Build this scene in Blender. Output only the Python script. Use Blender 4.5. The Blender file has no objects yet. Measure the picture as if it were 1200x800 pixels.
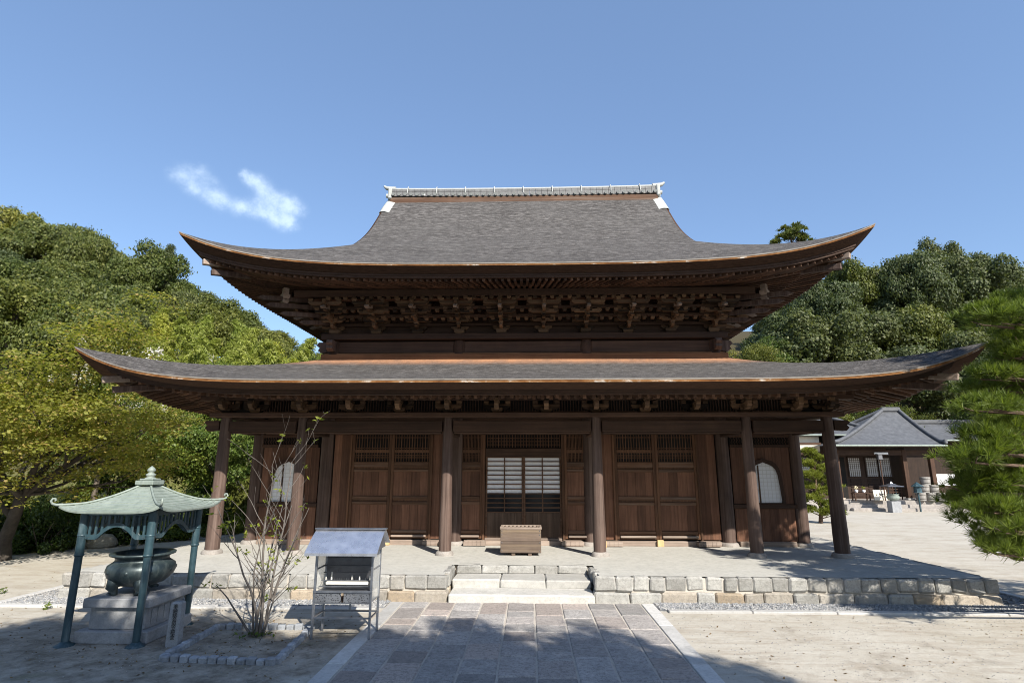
import bpy, math, random
import numpy as np
from mathutils import Vector, Matrix
PI = math.pi
rng = random.Random(11)
nrg = np.random.default_rng(7)
scn = bpy.context.scene
COL = scn.collection
G = -0.47                                   # courtyard level; the platform top is z = 0

# ------------------------------------------------------------------ camera, sky, sun, exposure
cam_d = bpy.data.cameras.new('camera'); cam = bpy.data.objects.new('camera', cam_d); COL.objects.link(cam)
cam_d.sensor_width = 36; cam_d.lens = 19.685; cam_d.clip_start = 0.05; cam_d.clip_end = 3000
cam.matrix_world = (Matrix.Translation((0.187, -14.288, 2.033)) @ Matrix.Rotation(0.0306, 4, 'Z')
                    @ Matrix.Rotation(PI / 2 + 0.2233, 4, 'X') @ Matrix.Rotation(0.0014, 4, 'Z'))
scn.camera = cam
scn.view_settings.view_transform = 'Standard'; scn.view_settings.look = 'None'
scn.view_settings.gamma = 1; scn.view_settings.use_curve_mapping = False
scn.view_settings.exposure = 1.1
SUN_DIR = Vector((-0.57, 1.0, -0.87)).normalized()
sun_d = bpy.data.lights.new('sun', 'SUN'); sun = bpy.data.objects.new('sun', sun_d); COL.objects.link(sun)
sun_d.energy = 4.0; sun_d.angle = math.radians(0.5); sun_d.color = (1.0, 0.94, 0.84)
sun.rotation_euler = SUN_DIR.to_track_quat('-Z', 'Y').to_euler(); sun.location = (20, -40, 40)

world = bpy.data.worlds.new('World'); scn.world = world; world.use_nodes = True
wt = world.node_tree; wt.nodes.clear()
def wn(t, **k):
    n = wt.nodes.new(t)
    for a, b in k.items(): setattr(n, a, b)
    return n
sky = wn('ShaderNodeTexSky', sky_type='NISHITA', sun_disc=False)
sky.sun_elevation = math.asin(-SUN_DIR.z); sky.sun_rotation = math.atan2(-SUN_DIR.x, -SUN_DIR.y)
sky.altitude = 100; sky.air_density = 1.0; sky.dust_density = 0.6; sky.ozone_density = 2.6
bg = wn('ShaderNodeBackground'); bg.inputs['Strength'].default_value = 0.112
wo = wn('ShaderNodeOutputWorld')
# a small wispy cloud, fixed to its direction in the sky
tc = wn('ShaderNodeTexCoord')
CLOUD_DIR = Vector((-0.4513, 0.7890, 0.4168)).normalized()
c_e1 = Vector((CLOUD_DIR.y, -CLOUD_DIR.x, 0)).normalized(); c_e2 = c_e1.cross(CLOUD_DIR).normalized()
nz = wn('ShaderNodeTexNoise'); nz.inputs['Scale'].default_value = 26; nz.inputs['Detail'].default_value = 7; nz.inputs['Roughness'].default_value = 0.62
wt.links.new(tc.outputs['Generated'], nz.inputs['Vector'])
nz2 = wn('ShaderNodeTexNoise'); nz2.inputs['Scale'].default_value = 70; nz2.inputs['Detail'].default_value = 6; nz2.inputs['Roughness'].default_value = 0.65
wt.links.new(tc.outputs['Generated'], nz2.inputs['Vector'])
def dotn(v):
    n = wn('ShaderNodeVectorMath', operation='DOT_PRODUCT'); n.inputs[1].default_value = v
    wt.links.new(tc.outputs['Generated'], n.inputs[0]); return n.outputs['Value']
def mth(op, a, b=None, c=None):
    n = wn('ShaderNodeMath', operation=op)
    for i, x in enumerate((a, b, c)):
        if x is None: continue
        if isinstance(x, (int, float)): n.inputs[i].default_value = x
        else: wt.links.new(x, n.inputs[i])
    return n.outputs[0]
ca, cb = dotn(c_e1), dotn(c_e2)
wob = mth('MULTIPLY', mth('SUBTRACT', nz.outputs['Fac'], 0.5), 0.036)
ca2 = mth('ADD', ca, wob); cb2 = mth('SUBTRACT', cb, mth('MULTIPLY', wob, 0.6))
acc = None
for px, py, r, s in ((-62, 8, 17, .75), (-42, 17, 15, .6), (-28, 8, 12, .45), (-45, -4, 16, .8), (-22, -10, 17, .95), (4, -14, 17, .95), (28, -12, 17, .95),
                     (8, 22, 11, .7), (20, 18, 16, 1.0), (32, 6, 14, .8), (52, 4, 17, .9), (64, -4, 17, .9), (48, -20, 19, 1.0), (62, -24, 13, .7)):
    dx = mth('SUBTRACT', ca2, px * .00128); dy = mth('SUBTRACT', cb2, py * .00128)
    d2 = mth('ADD', mth('MULTIPLY', dx, dx), mth('MULTIPLY', mth('MULTIPLY', dy, dy), 1.6))
    e = mth('MULTIPLY', mth('EXPONENT', mth('MULTIPLY', d2, -1.0 / (r * .00106) ** 2)), s)
    acc = e if acc is None else mth('ADD', acc, e)
mask = mth('MULTIPLY', acc, mth('ADD', mth('MULTIPLY', nz2.outputs['Fac'], 1.3), 0.15))
mr = wn('ShaderNodeMapRange', interpolation_type='SMOOTHSTEP'); mr.inputs[1].default_value = .04; mr.inputs[2].default_value = 1.25
mr.inputs[3].default_value = 0; mr.inputs[4].default_value = .50; wt.links.new(mask, mr.inputs[0])
front = mth('GREATER_THAN', dotn(CLOUD_DIR), 0.5)
cm = wn('ShaderNodeMixRGB'); cm.inputs[2].default_value = (5.2, 6.1, 6.9, 1)
wt.links.new(mth('MULTIPLY', mr.outputs[0], front), cm.inputs[0]); sm_ = wn('ShaderNodeMixRGB'); sm_.inputs[0].default_value = .42; sm_.inputs[2].default_value = (.98, 1.60, 2.85, 1)
wt.links.new(sky.outputs[0], sm_.inputs[1]); wt.links.new(sm_.outputs[0], cm.inputs[1])
wt.links.new(cm.outputs[0], bg.inputs['Color']); wt.links.new(bg.outputs[0], wo.inputs['Surface'])

scn.cycles.max_bounces = 6; scn.cycles.diffuse_bounces = 4; scn.cycles.transparent_max_bounces = 8
scn.cycles.use_denoising = True; scn.cycles.pixel_filter_type = 'BLACKMAN_HARRIS'; scn.cycles.filter_width = 1.0

# ------------------------------------------------------------------ materials
class NT:
    def __init__(s, name):
        s.m = bpy.data.materials.new(name); s.m.use_nodes = True
        s.t = s.m.node_tree; s.t.nodes.clear()
        s.out = s.n('ShaderNodeOutputMaterial'); s.b = s.n('ShaderNodeBsdfPrincipled'); s.l(s.b.outputs[0], s.out.inputs[0])
        s.co = s.n('ShaderNodeTexCoord')
    def n(s, t, **k):
        n = s.t.nodes.new(t)
        for a, b in k.items(): setattr(n, a, b)
        return n
    def l(s, a, b): s.t.links.new(a, b)
    def val(s, sock, x):
        if isinstance(x, (int, float)): sock.default_value = x
        elif isinstance(x, (tuple, list)): sock.default_value = tuple(x) + ((1,) if len(x) == 3 and len(sock.default_value) == 4 else ())
        else: s.l(x, sock)
    def math(s, op, a, b=0.0, c=None):
        n = s.n('ShaderNodeMath', operation=op); s.val(n.inputs[0], a); s.val(n.inputs[1], b)
        if c is not None: s.val(n.inputs[2], c)
        return n.outputs[0]
    def vec(s, scale=(1, 1, 1), src=None, rnd=True):
        mp = s.n('ShaderNodeMapping'); mp.inputs['Scale'].default_value = scale
        s.l(src or s.co.outputs['Object'], mp.inputs['Vector'])
        if rnd:
            oi = s.n('ShaderNodeObjectInfo'); v = s.n('ShaderNodeVectorMath', operation='SCALE'); v.inputs[0].default_value = (17, 31, 23)
            s.l(oi.outputs['Random'], v.inputs['Scale']); a = s.n('ShaderNodeVectorMath', operation='ADD')
            s.l(mp.outputs[0], a.inputs[0]); s.l(v.outputs[0], a.inputs[1]); return a.outputs[0]
        return mp.outputs[0]
    def noise(s, vec, scale, detail=5, rough=.55, dist=0):
        n = s.n('ShaderNodeTexNoise'); s.l(vec, n.inputs['Vector'])
        n.inputs['Scale'].default_value = scale; n.inputs['Detail'].default_value = detail; n.inputs['Roughness'].default_value = rough; n.inputs['Distortion'].default_value = dist
        return n.outputs['Fac']
    def ramp(s, f, stops, interp='LINEAR'):
        r = s.n('ShaderNodeValToRGB'); r.color_ramp.interpolation = interp; e = r.color_ramp.elements
        while len(e) > 1: e.remove(e[-1])
        for i, (p, c) in enumerate(stops):
            el = e[0] if i == 0 else e.new(p)
            el.position = p; c = c if isinstance(c, (tuple, list)) else (c, c, c); el.color = tuple(c) + (1,)
        s.l(f, r.inputs[0]); return r.outputs[0]
    def rng(s, f, a, b, c=0., d=1.):
        r = s.n('ShaderNodeMapRange'); s.l(f, r.inputs[0])
        for i, x in enumerate((a, b, c, d)): r.inputs[i + 1].default_value = x
        return r.outputs[0]
    def mix(s, f, a, b, mode='MIX'):
        n = s.n('ShaderNodeMixRGB', blend_type=mode); s.val(n.inputs[0], f); s.val(n.inputs[1], a); s.val(n.inputs[2], b); return n.outputs[0]
    def attr(s, name):
        a = s.n('ShaderNodeAttribute'); a.attribute_name = name; return a.outputs['Fac']
    def xyz(s, src=None):
        n = s.n('ShaderNodeSeparateXYZ'); s.l(src or s.co.outputs['Object'], n.inputs[0]); return n.outputs
    def bump(s, h, strength=.4, dist=.02, prev=None):
        n = s.n('ShaderNodeBump'); n.inputs['Strength'].default_value = strength; n.inputs['Distance'].default_value = dist
        s.l(h, n.inputs['Height'])
        if prev is not None: s.l(prev, n.inputs['Normal'])
        s.l(n.outputs[0], s.b.inputs['Normal']); return n.outputs[0]
    def fin(s, col, rough=.8, metal=0., spec=None):
        s.val(s.b.inputs['Base Color'], col); s.val(s.b.inputs['Roughness'], rough); s.b.inputs['Metallic'].default_value = metal
        if spec is not None: s.b.inputs['Specular IOR Level'].default_value = spec
        return s.m

def wood(name, dark, light, axis, grain=9.0, rough=.75, var=.35, weather=None, spec=.25):
    m = NT(name)
    sc = [grain * 2.2] * 3; sc['xyz'.index(axis)] = grain * .07
    v = m.vec(sc)
    g = m.noise(v, 1.0, 7, .62, .6)
    v2 = m.vec((1, 1, 1)); big = m.noise(v2, 1.7, 4, .6)
    c = m.mix(m.rng(g, .28, .72), dark, light)
    c = m.mix(m.rng(big, .35, .7, 0, .45), c, tuple(x * .55 for x in dark))
    r = m.attr('rnd')
    c = m.mix(1.0, c, m.ramp(r, [(0, 1 - var), (1, 1 + var * .6)]), 'MULTIPLY')
    if weather:
        w = m.noise(m.vec([s * .45 for s in sc]), 1.0, 6, .7)
        c = m.mix(m.rng(w, .48, .72, 0, .75), c, weather)
    m.bump(g, .35, .008)
    return m.fin(c, rough, spec=spec)
W_BEAM_X = wood('dark aged timber lengthwise', (.042, .024, .0165), (.102, .057, .037), 'x')
W_BEAM_Y = wood('dark aged timber crosswise', (.042, .024, .0165), (.102, .057, .037), 'y')
W_BEAM_Z = wood('dark aged timber upright', (.042, .023, .0155), (.102, .054, .034), 'z')
W_COL = wood('weathered column timber', (.058, .036, .028), (.140, .094, .077), 'z', 7, var=.15, weather=(.20, .148, .124))
W_PANEL = wood('reddish brown door boards', (.100, .048, .029), (.230, .114, .070), 'z', 11)
W_RAIL = wood('door rail timber', (.090, .046, .027), (.175, .094, .056), 'x', 10, weather=(.19, .14, .11))
W_STILE = wood('door stile timber', (.080, .040, .023), (.172, .088, .049), 'z', 10)
W_GREY = wood('sun bleached and sunlit toned timber', (.20, .150, .120), (.36, .285, .235), 'x', 9, weather=(.42, .35, .30))
W_BOX = wood('grey weathered box boards', (.088, .062, .048), (.190, .145, .115), 'x', 8, weather=(.235, .175, .115))
W_NEW = wood('fresh yellow timber', (.50, .34, .17), (.66, .47, .26), 'z', 6, var=.1)
W_BRK = wood('bracket timber', (.050, .030, .020), (.165, .098, .056), 'x', 9, var=.95, weather=(.28, .165, .085))
W_RAFT = wood('rafter timber', (.060, .031, .019), (.165, .086, .049), 'y', 8, var=.55)
W_SOFF = wood('soffit boards', (.045, .023, .015), (.115, .059, .035), 'y', 8)
W_FAR = wood('old brown tiled hall timber with shade tone', (.026, .016, .012), (.060, .036, .025), 'z', 8)  # darkened timber: shade under the porch is put into its colour
W_ABUT = wood('orange brown abutment board', (.16, .075, .035), (.34, .175, .085), 'x', 8)
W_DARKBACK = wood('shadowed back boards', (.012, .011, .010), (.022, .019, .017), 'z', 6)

def bark_roof(name):
    m = NT(name)
    g1 = m.noise(m.vec((4.2, 17, 17), rnd=False), 1.0, 9, .80, .3)
    g2 = m.noise(m.vec((.55, 5, 5), rnd=False), 1.0, 7, .7)
    g3 = m.noise(m.vec((.35, .6, .6), rnd=False), 1.0, 4, .6)
    g4 = m.noise(m.vec((40, 60, 60), rnd=False), 1.0, 3, .6)
    c = m.ramp(g1, [(.36, (.012, .011, .0105)), (.5, (.080, .074, .071)), (.64, (.235, .222, .214))])
    c = m.mix(m.rng(g2, .45, .72, 0, .7), c, (.036, .034, .033))
    c = m.mix(m.rng(g3, .35, .7, 0, .45), c, (.105, .100, .097))
    c = m.mix(m.rng(g4, .62, .74, 0, .55), c, (.26, .24, .22))
    top = m.attr('red'); rn = m.noise(m.vec((2.2, .8, .8), rnd=False), 1.0, 5, .7)
    c = m.mix(m.math('MULTIPLY', top, m.rng(rn, .25, .6, .35, .95)), c, (.44, .225, .125))
    nb = m.bump(g1, .9, .05); m.bump(g2, .45, .05, nb)
    return m.fin(c, .95, spec=.12)
M_BARK = bark_roof('layered cypress bark')
m = NT('cut bark edge'); g = m.noise(m.vec((6, 60, 60), rnd=False), 1, 6, .6)
M_BARKEDGE = m.fin(m.ramp(g, [(.3, (.035, .020, .014)), (.7, (.095, .054, .036))]), .95, spec=.1); m.bump(g, .6, .02)
m = NT('sunlit toned eave lip'); g = m.noise(m.vec((1.3, 3, 3), rnd=False), 1, 6, .72)
M_LIP = m.fin(m.ramp(g, [(.34, (.10, .042, .016)), (.47, (.20, .088, .030)), (.57, (.27, .145, .065)), (.64, (.52, .45, .38)), (.75, (.70, .66, .60))]), .85, spec=.15)  # lighter copy of the bark edge, with sunlight put into its colour

def stone(name, c1, c2, c3, scale=1.0, bump=.5, rough=.9, speck=.3, usernd=True, mott=.4, vlo=.74):
    m = NT(name)
    v = m.vec((1, 1, 1), rnd=False)
    n1 = m.noise(v, 3.2 * scale, 7, .7); n2 = m.noise(v, 14 * scale, 8, .8); n3 = m.noise(v, 70 * scale, 3, .6)
    c = m.mix(m.rng(n1, .35, .68), c1, c2)
    if usernd:
        r = m.attr('rnd')
        c = m.mix(m.rng(r, .55, .95, 0, .85), c, c3)
        c = m.mix(1., c, m.ramp(m.math('FRACT', m.math('MULTIPLY', r, 7.31)), [(0, vlo), (1, 1.14)]), 'MULTIPLY')
    c = m.mix(m.rng(n2, .47, .68, 0, mott), c, tuple(x * .42 for x in c1))
    c = m.mix(m.rng(n3, .55, .7, 0, speck), c, tuple(x * .35 for x in c1))
    b = m.bump(n2, bump, .03); m.bump(n3, bump * .6, .006, b)
    return m.fin(c, rough, spec=.25)
M_STONE = stone('platform edge stone', (.33, .32, .295), (.46, .45, .42), (.47, .365, .25), 1.2, 1.0, speck=.5, mott=.6)
M_STEP = stone('pale step stone', (.40, .39, .36), (.49, .475, .445), (.48, .39, .31), 1.0, .5)
M_FLOOR = stone('packed earth floor', (.42, .41, .375), (.48, .468, .43), (.5, .45, .4), .5, .25, usernd=False, speck=.08)
M_SLAB = stone('paving slab', (.36, .34, .325), (.52, .49, .465), (.48, .405, .36), 1.3, 1.0, speck=.9, mott=.85, vlo=.72)
M_KERB = stone('kerb granite', (.46, .45, .43), (.56, .55, .53), (.50, .49, .47), 1.4, .3, speck=.25)
M_GRANITE = stone('grey granite', (.26, .265, .275), (.36, .365, .375), (.30, .305, .31), 2.0, .25, speck=.4, usernd=False)
M_BASE = stone('column base stone', (.27, .245, .225), (.38, .35, .32), (.35, .3, .26), 1.5, .5, usernd=False)
M_EDGE = stone('edging blocks', (.27, .29, .32), (.40, .42, .45), (.32, .34, .37), 2.0, .6, mott=.35)
M_MORTAR = stone('sandy joint', (.44, .40, .35), (.52, .48, .42), (.5, .45, .4), 2, .3, usernd=False)
M_PEB = stone('loose gravel', (.17, .18, .195), (.36, .36, .36), (.48, .46, .43), 5, .2)
M_BOULDER = stone('field boulder', (.30, .285, .25), (.42, .40, .35), (.3, .3, .2), 1.4, .8, usernd=False)
def plain(name, col, rough=.6, metal=0., nscale=6, amt=.25, bump=.0, spec=None, stretch=(1, 1, 1)):
    m = NT(name); g = m.noise(m.vec(stretch), nscale, 6, .65)
    c = m.mix(m.rng(g, .3, .72), tuple(x * (1 - amt) for x in col), tuple(min(1, x * (1 + amt)) for x in col))
    if bump: m.bump(g, bump, .01)
    return m.fin(c, rough, metal, spec)
def patina(name, a, b, c_, rough=.65, metal=.15):
    m = NT(name); g = m.noise(m.vec((1, 1, 1)), 5, 7, .7); h = m.noise(m.vec((14, 14, 2.0)), 1, 5, .6)
    c = m.mix(m.rng(g, .35, .65), a, b); c = m.mix(m.rng(h, .5, .72, 0, .7), c, c_)
    m.bump(g, .2, .01); return m.fin(c, rough, metal)
M_COPPER = patina('green copper sheet', (.195, .235, .205), (.275, .315, .28), (.14, .165, .15))
M_POST = patina('blue green painted bronze', (.018, .046, .060), (.036, .075, .092), (.13, .175, .195), .45)
M_BRONZE = patina('dark bronze', (.026, .042, .048), (.055, .075, .080), (.12, .145, .14), .42, .35)
m = NT('shade toned stainless steel'); g = m.noise(m.vec((1, 1, 60)), 3, 4, .6); g2 = m.noise(m.vec((1, 1, 1)), 9, 5, .6)
M_STEEL = m.fin(m.mix(m.rng(g2, .4, .7), (.27, .285, .315), (.40, .41, .44)), m.rng(g, .3, .7, .26, .42), .85)  # darker copy of the steel: the stand frame's shade is in its colour
m = NT('daylight toned steel roof sheet'); g = m.noise(m.vec((1, 1, 1)), 5, 5, .6)
M_STEELROOF = m.fin(m.mix(m.rng(g, .4, .7), (.56, .58, .64), (.70, .72, .78)), m.rng(g, .3, .7, .22, .36), .85)  # lighter copy of the steel: daylight on the roof is in its colour
M_STEELDARK = plain('dark steel', (.14, .14, .15), .5, .5, 7)  # darker steel for the stand's back, upper rails and small fittings
m = NT('perforated steel'); v = m.n('ShaderNodeTexVoronoi'); v.inputs['Scale'].default_value = 46; m.l(m.co.outputs['Object'], v.inputs['Vector'])
M_PERF = m.fin(m.mix(m.rng(v.outputs['Distance'], .28, .36), (.02, .02, .025), (.20, .21, .23)), .5, .6)
m = NT('clouded glass'); g = m.noise(m.vec((1, 1, 1)), 6, 5, .6)
M_GLASS = m.fin((.80, .80, .76), m.rng(g, .3, .7, .15, .4)); m.b.inputs['Transmission Weight'].default_value = .0; m.b.inputs['Alpha'].default_value = .38
M_WAX = plain('white candle wax', (.78, .76, .70), .5, 0, 8, .06)
M_PAPER = plain('white shoji paper', (.74, .745, .76), .8, 0, 5, .05)
m = NT('grid shoji paper'); x, y, z = m.xyz()
gx = m.math('LESS_THAN', m.math('FRACT', m.math('MULTIPLY', x, 9.5)), .14); gz = m.math('LESS_THAN', m.math('FRACT', m.math('MULTIPLY', z, 9.5)), .14)
M_GRIDPAPER = m.fin(m.mix(m.math('MAXIMUM', gx, gz), (.74, .74, .75), (.60, .585, .57)), .85)
m = NT('fine wooden lattice over paper'); x, y, z = m.xyz()
gx = m.math('LESS_THAN', m.math('FRACT', m.math('MULTIPLY', x, 7.5)), .30); gz = m.math('LESS_THAN', m.math('FRACT', m.math('MULTIPLY', z, 7.5)), .26)
M_LATTPAPER = m.fin(m.mix(m.math('MAXIMUM', gx, gz), (.44, .44, .43), (.075, .055, .045)), .85)
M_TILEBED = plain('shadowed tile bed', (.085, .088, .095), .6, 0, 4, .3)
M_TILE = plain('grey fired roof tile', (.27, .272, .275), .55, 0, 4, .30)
M_CAP = plain('pale ridge plaster', (.36, .37, .355), .8, 0, 8, .12)
M_LIPTOP = plain('pale board under the bark', (.24, .215, .19), .9, 0, 3, .3)
M_TILEEND = plain('tile end', (.20, .21, .205), .8, 0, 8, .1)
M_RIDGETILE = plain('weathered ridge tile', (.13, .13, .13), .6, 0, 7, .35)
M_PLASTER = plain('cream plaster wall', (.60, .56, .47), .9, 0, 3, .08)
M_WHITE = plain('white cloth screen', (.80, .80, .80), .9, 0, 3, .04)
M_INK = plain('black ink', (.012, .012, .014), .6, 0, 9, .1)
M_STRAW = plain('grey weathered tub staves', (.27, .255, .235), .9, 0, 3, .4, .3, stretch=(9, 9, 1))
M_BARKT = plain('grey brown tree bark', (.115, .092, .072), .95, 0, 3, .5, .8, stretch=(4, 4, 1))
M_BARKP = plain('pine bark', (.105, .068, .048), .95, 0, 4, .5, .9, stretch=(3, 3, 1))
M_BARKM = plain('mottled maple bark', (.052, .043, .035), .95, 0, 5, .5, .6)
M_TWIG = plain('grey twig bark', (.125, .108, .095), .9, 0, 7, .35, .3)
M_PALE = plain('pale sapling bark', (.40, .39, .33), .9, 0, 6, .25)
M_CULM = plain('bamboo culm', (.20, .24, .09), .5, 0, 3, .3)

def foliage(name, c1, c2, c3, trans=.30, rough=.55, nscale=.35):
    m = NT(name)
    gi = m.n('ShaderNodeNewGeometry'); r = gi.outputs['Random Per Island']
    oi = m.n('ShaderNodeObjectInfo')
    big = m.noise(m.vec((1, 1, 1)), nscale, 3, .6)
    c = m.mix(m.rng(big, .38, .64), c1, c2)
    c = m.mix(m.rng(r, .72, 1.0, 0, .9), c, c3)
    c = m.mix(1., c, m.ramp(r, [(0, .62), (.5, 1.0), (1, 1.15)]), 'MULTIPLY')
    c = m.mix(1., c, m.ramp(oi.outputs['Random'], [(0, (.78, .86, .80)), (.5, (1, 1, 1)), (1, (1.22, 1.12, .82))]), 'MULTIPLY')
    m.fin(c, rough, spec=.3)
    tr = m.n('ShaderNodeBsdfTranslucent'); m.l(m.mix(1., c, (1.5, 1.5, .7), 'MULTIPLY'), tr.inputs['Color'])
    mx = m.n('ShaderNodeMixShader'); mx.inputs[0].default_value = trans
    m.l(m.b.outputs[0], mx.inputs[1]); m.l(tr.outputs[0], mx.inputs[2]); m.l(mx.outputs[0], m.out.inputs[0])
    return m.m
L_MID = foliage('mid green broad leaves', (.068, .092, .020), (.112, .132, .030), (.165, .168, .050))
L_YEL = foliage('yellow green broad leaves', (.110, .128, .025), (.165, .172, .036), (.21, .20, .06))
L_BLUE = foliage('dusky olive green broad leaves', (.060, .082, .030), (.092, .112, .046), (.125, .140, .062))
L_DARK = foliage('dark glossy leaves', (.030, .056, .014), (.055, .090, .020), (.10, .135, .030), .2, .4, 1.2)
L_BAM = foliage('bright bamboo leaves', (.205, .245, .036), (.275, .30, .058), (.34, .34, .12), .4)
L_MAPLE = foliage('olive maple leaves', (.195, .225, .050), (.255, .270, .070), (.31, .225, .115), .5, .6, .8)
L_SHRUB = foliage('fresh shrub leaves', (.062, .105, .020), (.105, .155, .028), (.17, .195, .050), .3, .5, 1.4)
L_PINE = foliage('green pine needles', (.105, .150, .022), (.165, .210, .034), (.22, .25, .06), .4, .5, 1.6)
L_PINEY = foliage('yellow green pine needles', (.165, .19, .026), (.22, .24, .038), (.21, .225, .05), .3, .5, 1.6)
L_LIME = foliage('lime young leaves', (.22, .25, .030), (.28, .29, .040), (.33, .32, .08), .45, .5, 3)
L_WHITE = foliage('white blossom', (.58, .56, .52), (.68, .66, .62), (.70, .64, .62), .2, .7, 1)
L_DRY = foliage('dry brown leaves', (.12, .075, .035), (.17, .11, .05), (.22, .16, .08), .1, .8, 3)
L_GRASS = foliage('lawn grass', (.11, .135, .028), (.16, .175, .045), (.22, .20, .085), .3, .6, .3)

def ground_mat():
    m = NT('sandy courtyard ground')
    v = m.vec((1, 1, 1), rnd=False)
    n0 = m.noise(v, .35, 5, .6); n1 = m.noise(v, 1.5, 7, .68); n2 = m.noise(v, 9, 6, .7); n3 = m.noise(v, 55, 4, .65)
    st = m.noise(m.vec((.7, 4.0, 1), rnd=False), 1.0, 6, .7, .8)
    c = m.mix(m.rng(n1, .32, .7), (.475, .45, .395), (.40, .365, .31))
    c = m.mix(m.rng(st, .48, .68, 0, .75), c, (.315, .27, .215)); c = m.mix(m.rng(m.noise(v, .8, 8, .75, .4), .52, .66, 0, .55), c, (.33, .295, .235))
    c = m.mix(m.rng(n2, .54, .74, 0, .55), c, (.30, .26, .205))
    c = m.mix(m.rng(n3, .58, .72, 0, .5), c, (.22, .185, .145))
    soil = m.attr('soil'); sn = m.noise(v, 1.1, 7, .72, .6)
    sm = m.rng(m.math('ADD', m.math('MULTIPLY', soil, .62), m.math('MULTIPLY', m.math('SUBTRACT', sn, .5), 1.9)), .22, .60)
    dirt = m.mix(m.rng(m.noise(v, 3.2, 7, .75), .36, .64), (.38, .34, .285), (.115, .095, .070)); dirt = m.mix(m.rng(n1, .56, .70, 0, .6), dirt, (.10, .105, .045))
    c = m.mix(m.math('MULTIPLY', sm, .85), c, dirt)
    gm = m.rng(m.math('ADD', m.attr('grass'), m.math('MULTIPLY', m.math('SUBTRACT', n1, .5), .9)), .40, .62)
    gc = m.mix(m.rng(n1, .35, .65), (.125, .145, .035), (.21, .195, .075)); gc = m.mix(m.rng(n0, .45, .65, 0, .5), gc, (.10, .085, .05))
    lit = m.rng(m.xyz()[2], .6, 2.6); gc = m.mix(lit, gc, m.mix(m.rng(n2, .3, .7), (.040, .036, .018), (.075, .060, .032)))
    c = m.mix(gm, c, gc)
    b = m.bump(n2, .55, .03); m.bump(n3, .5, .008, b)
    return m.fin(c, .95, spec=.15)
M_GROUND = ground_mat()

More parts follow.
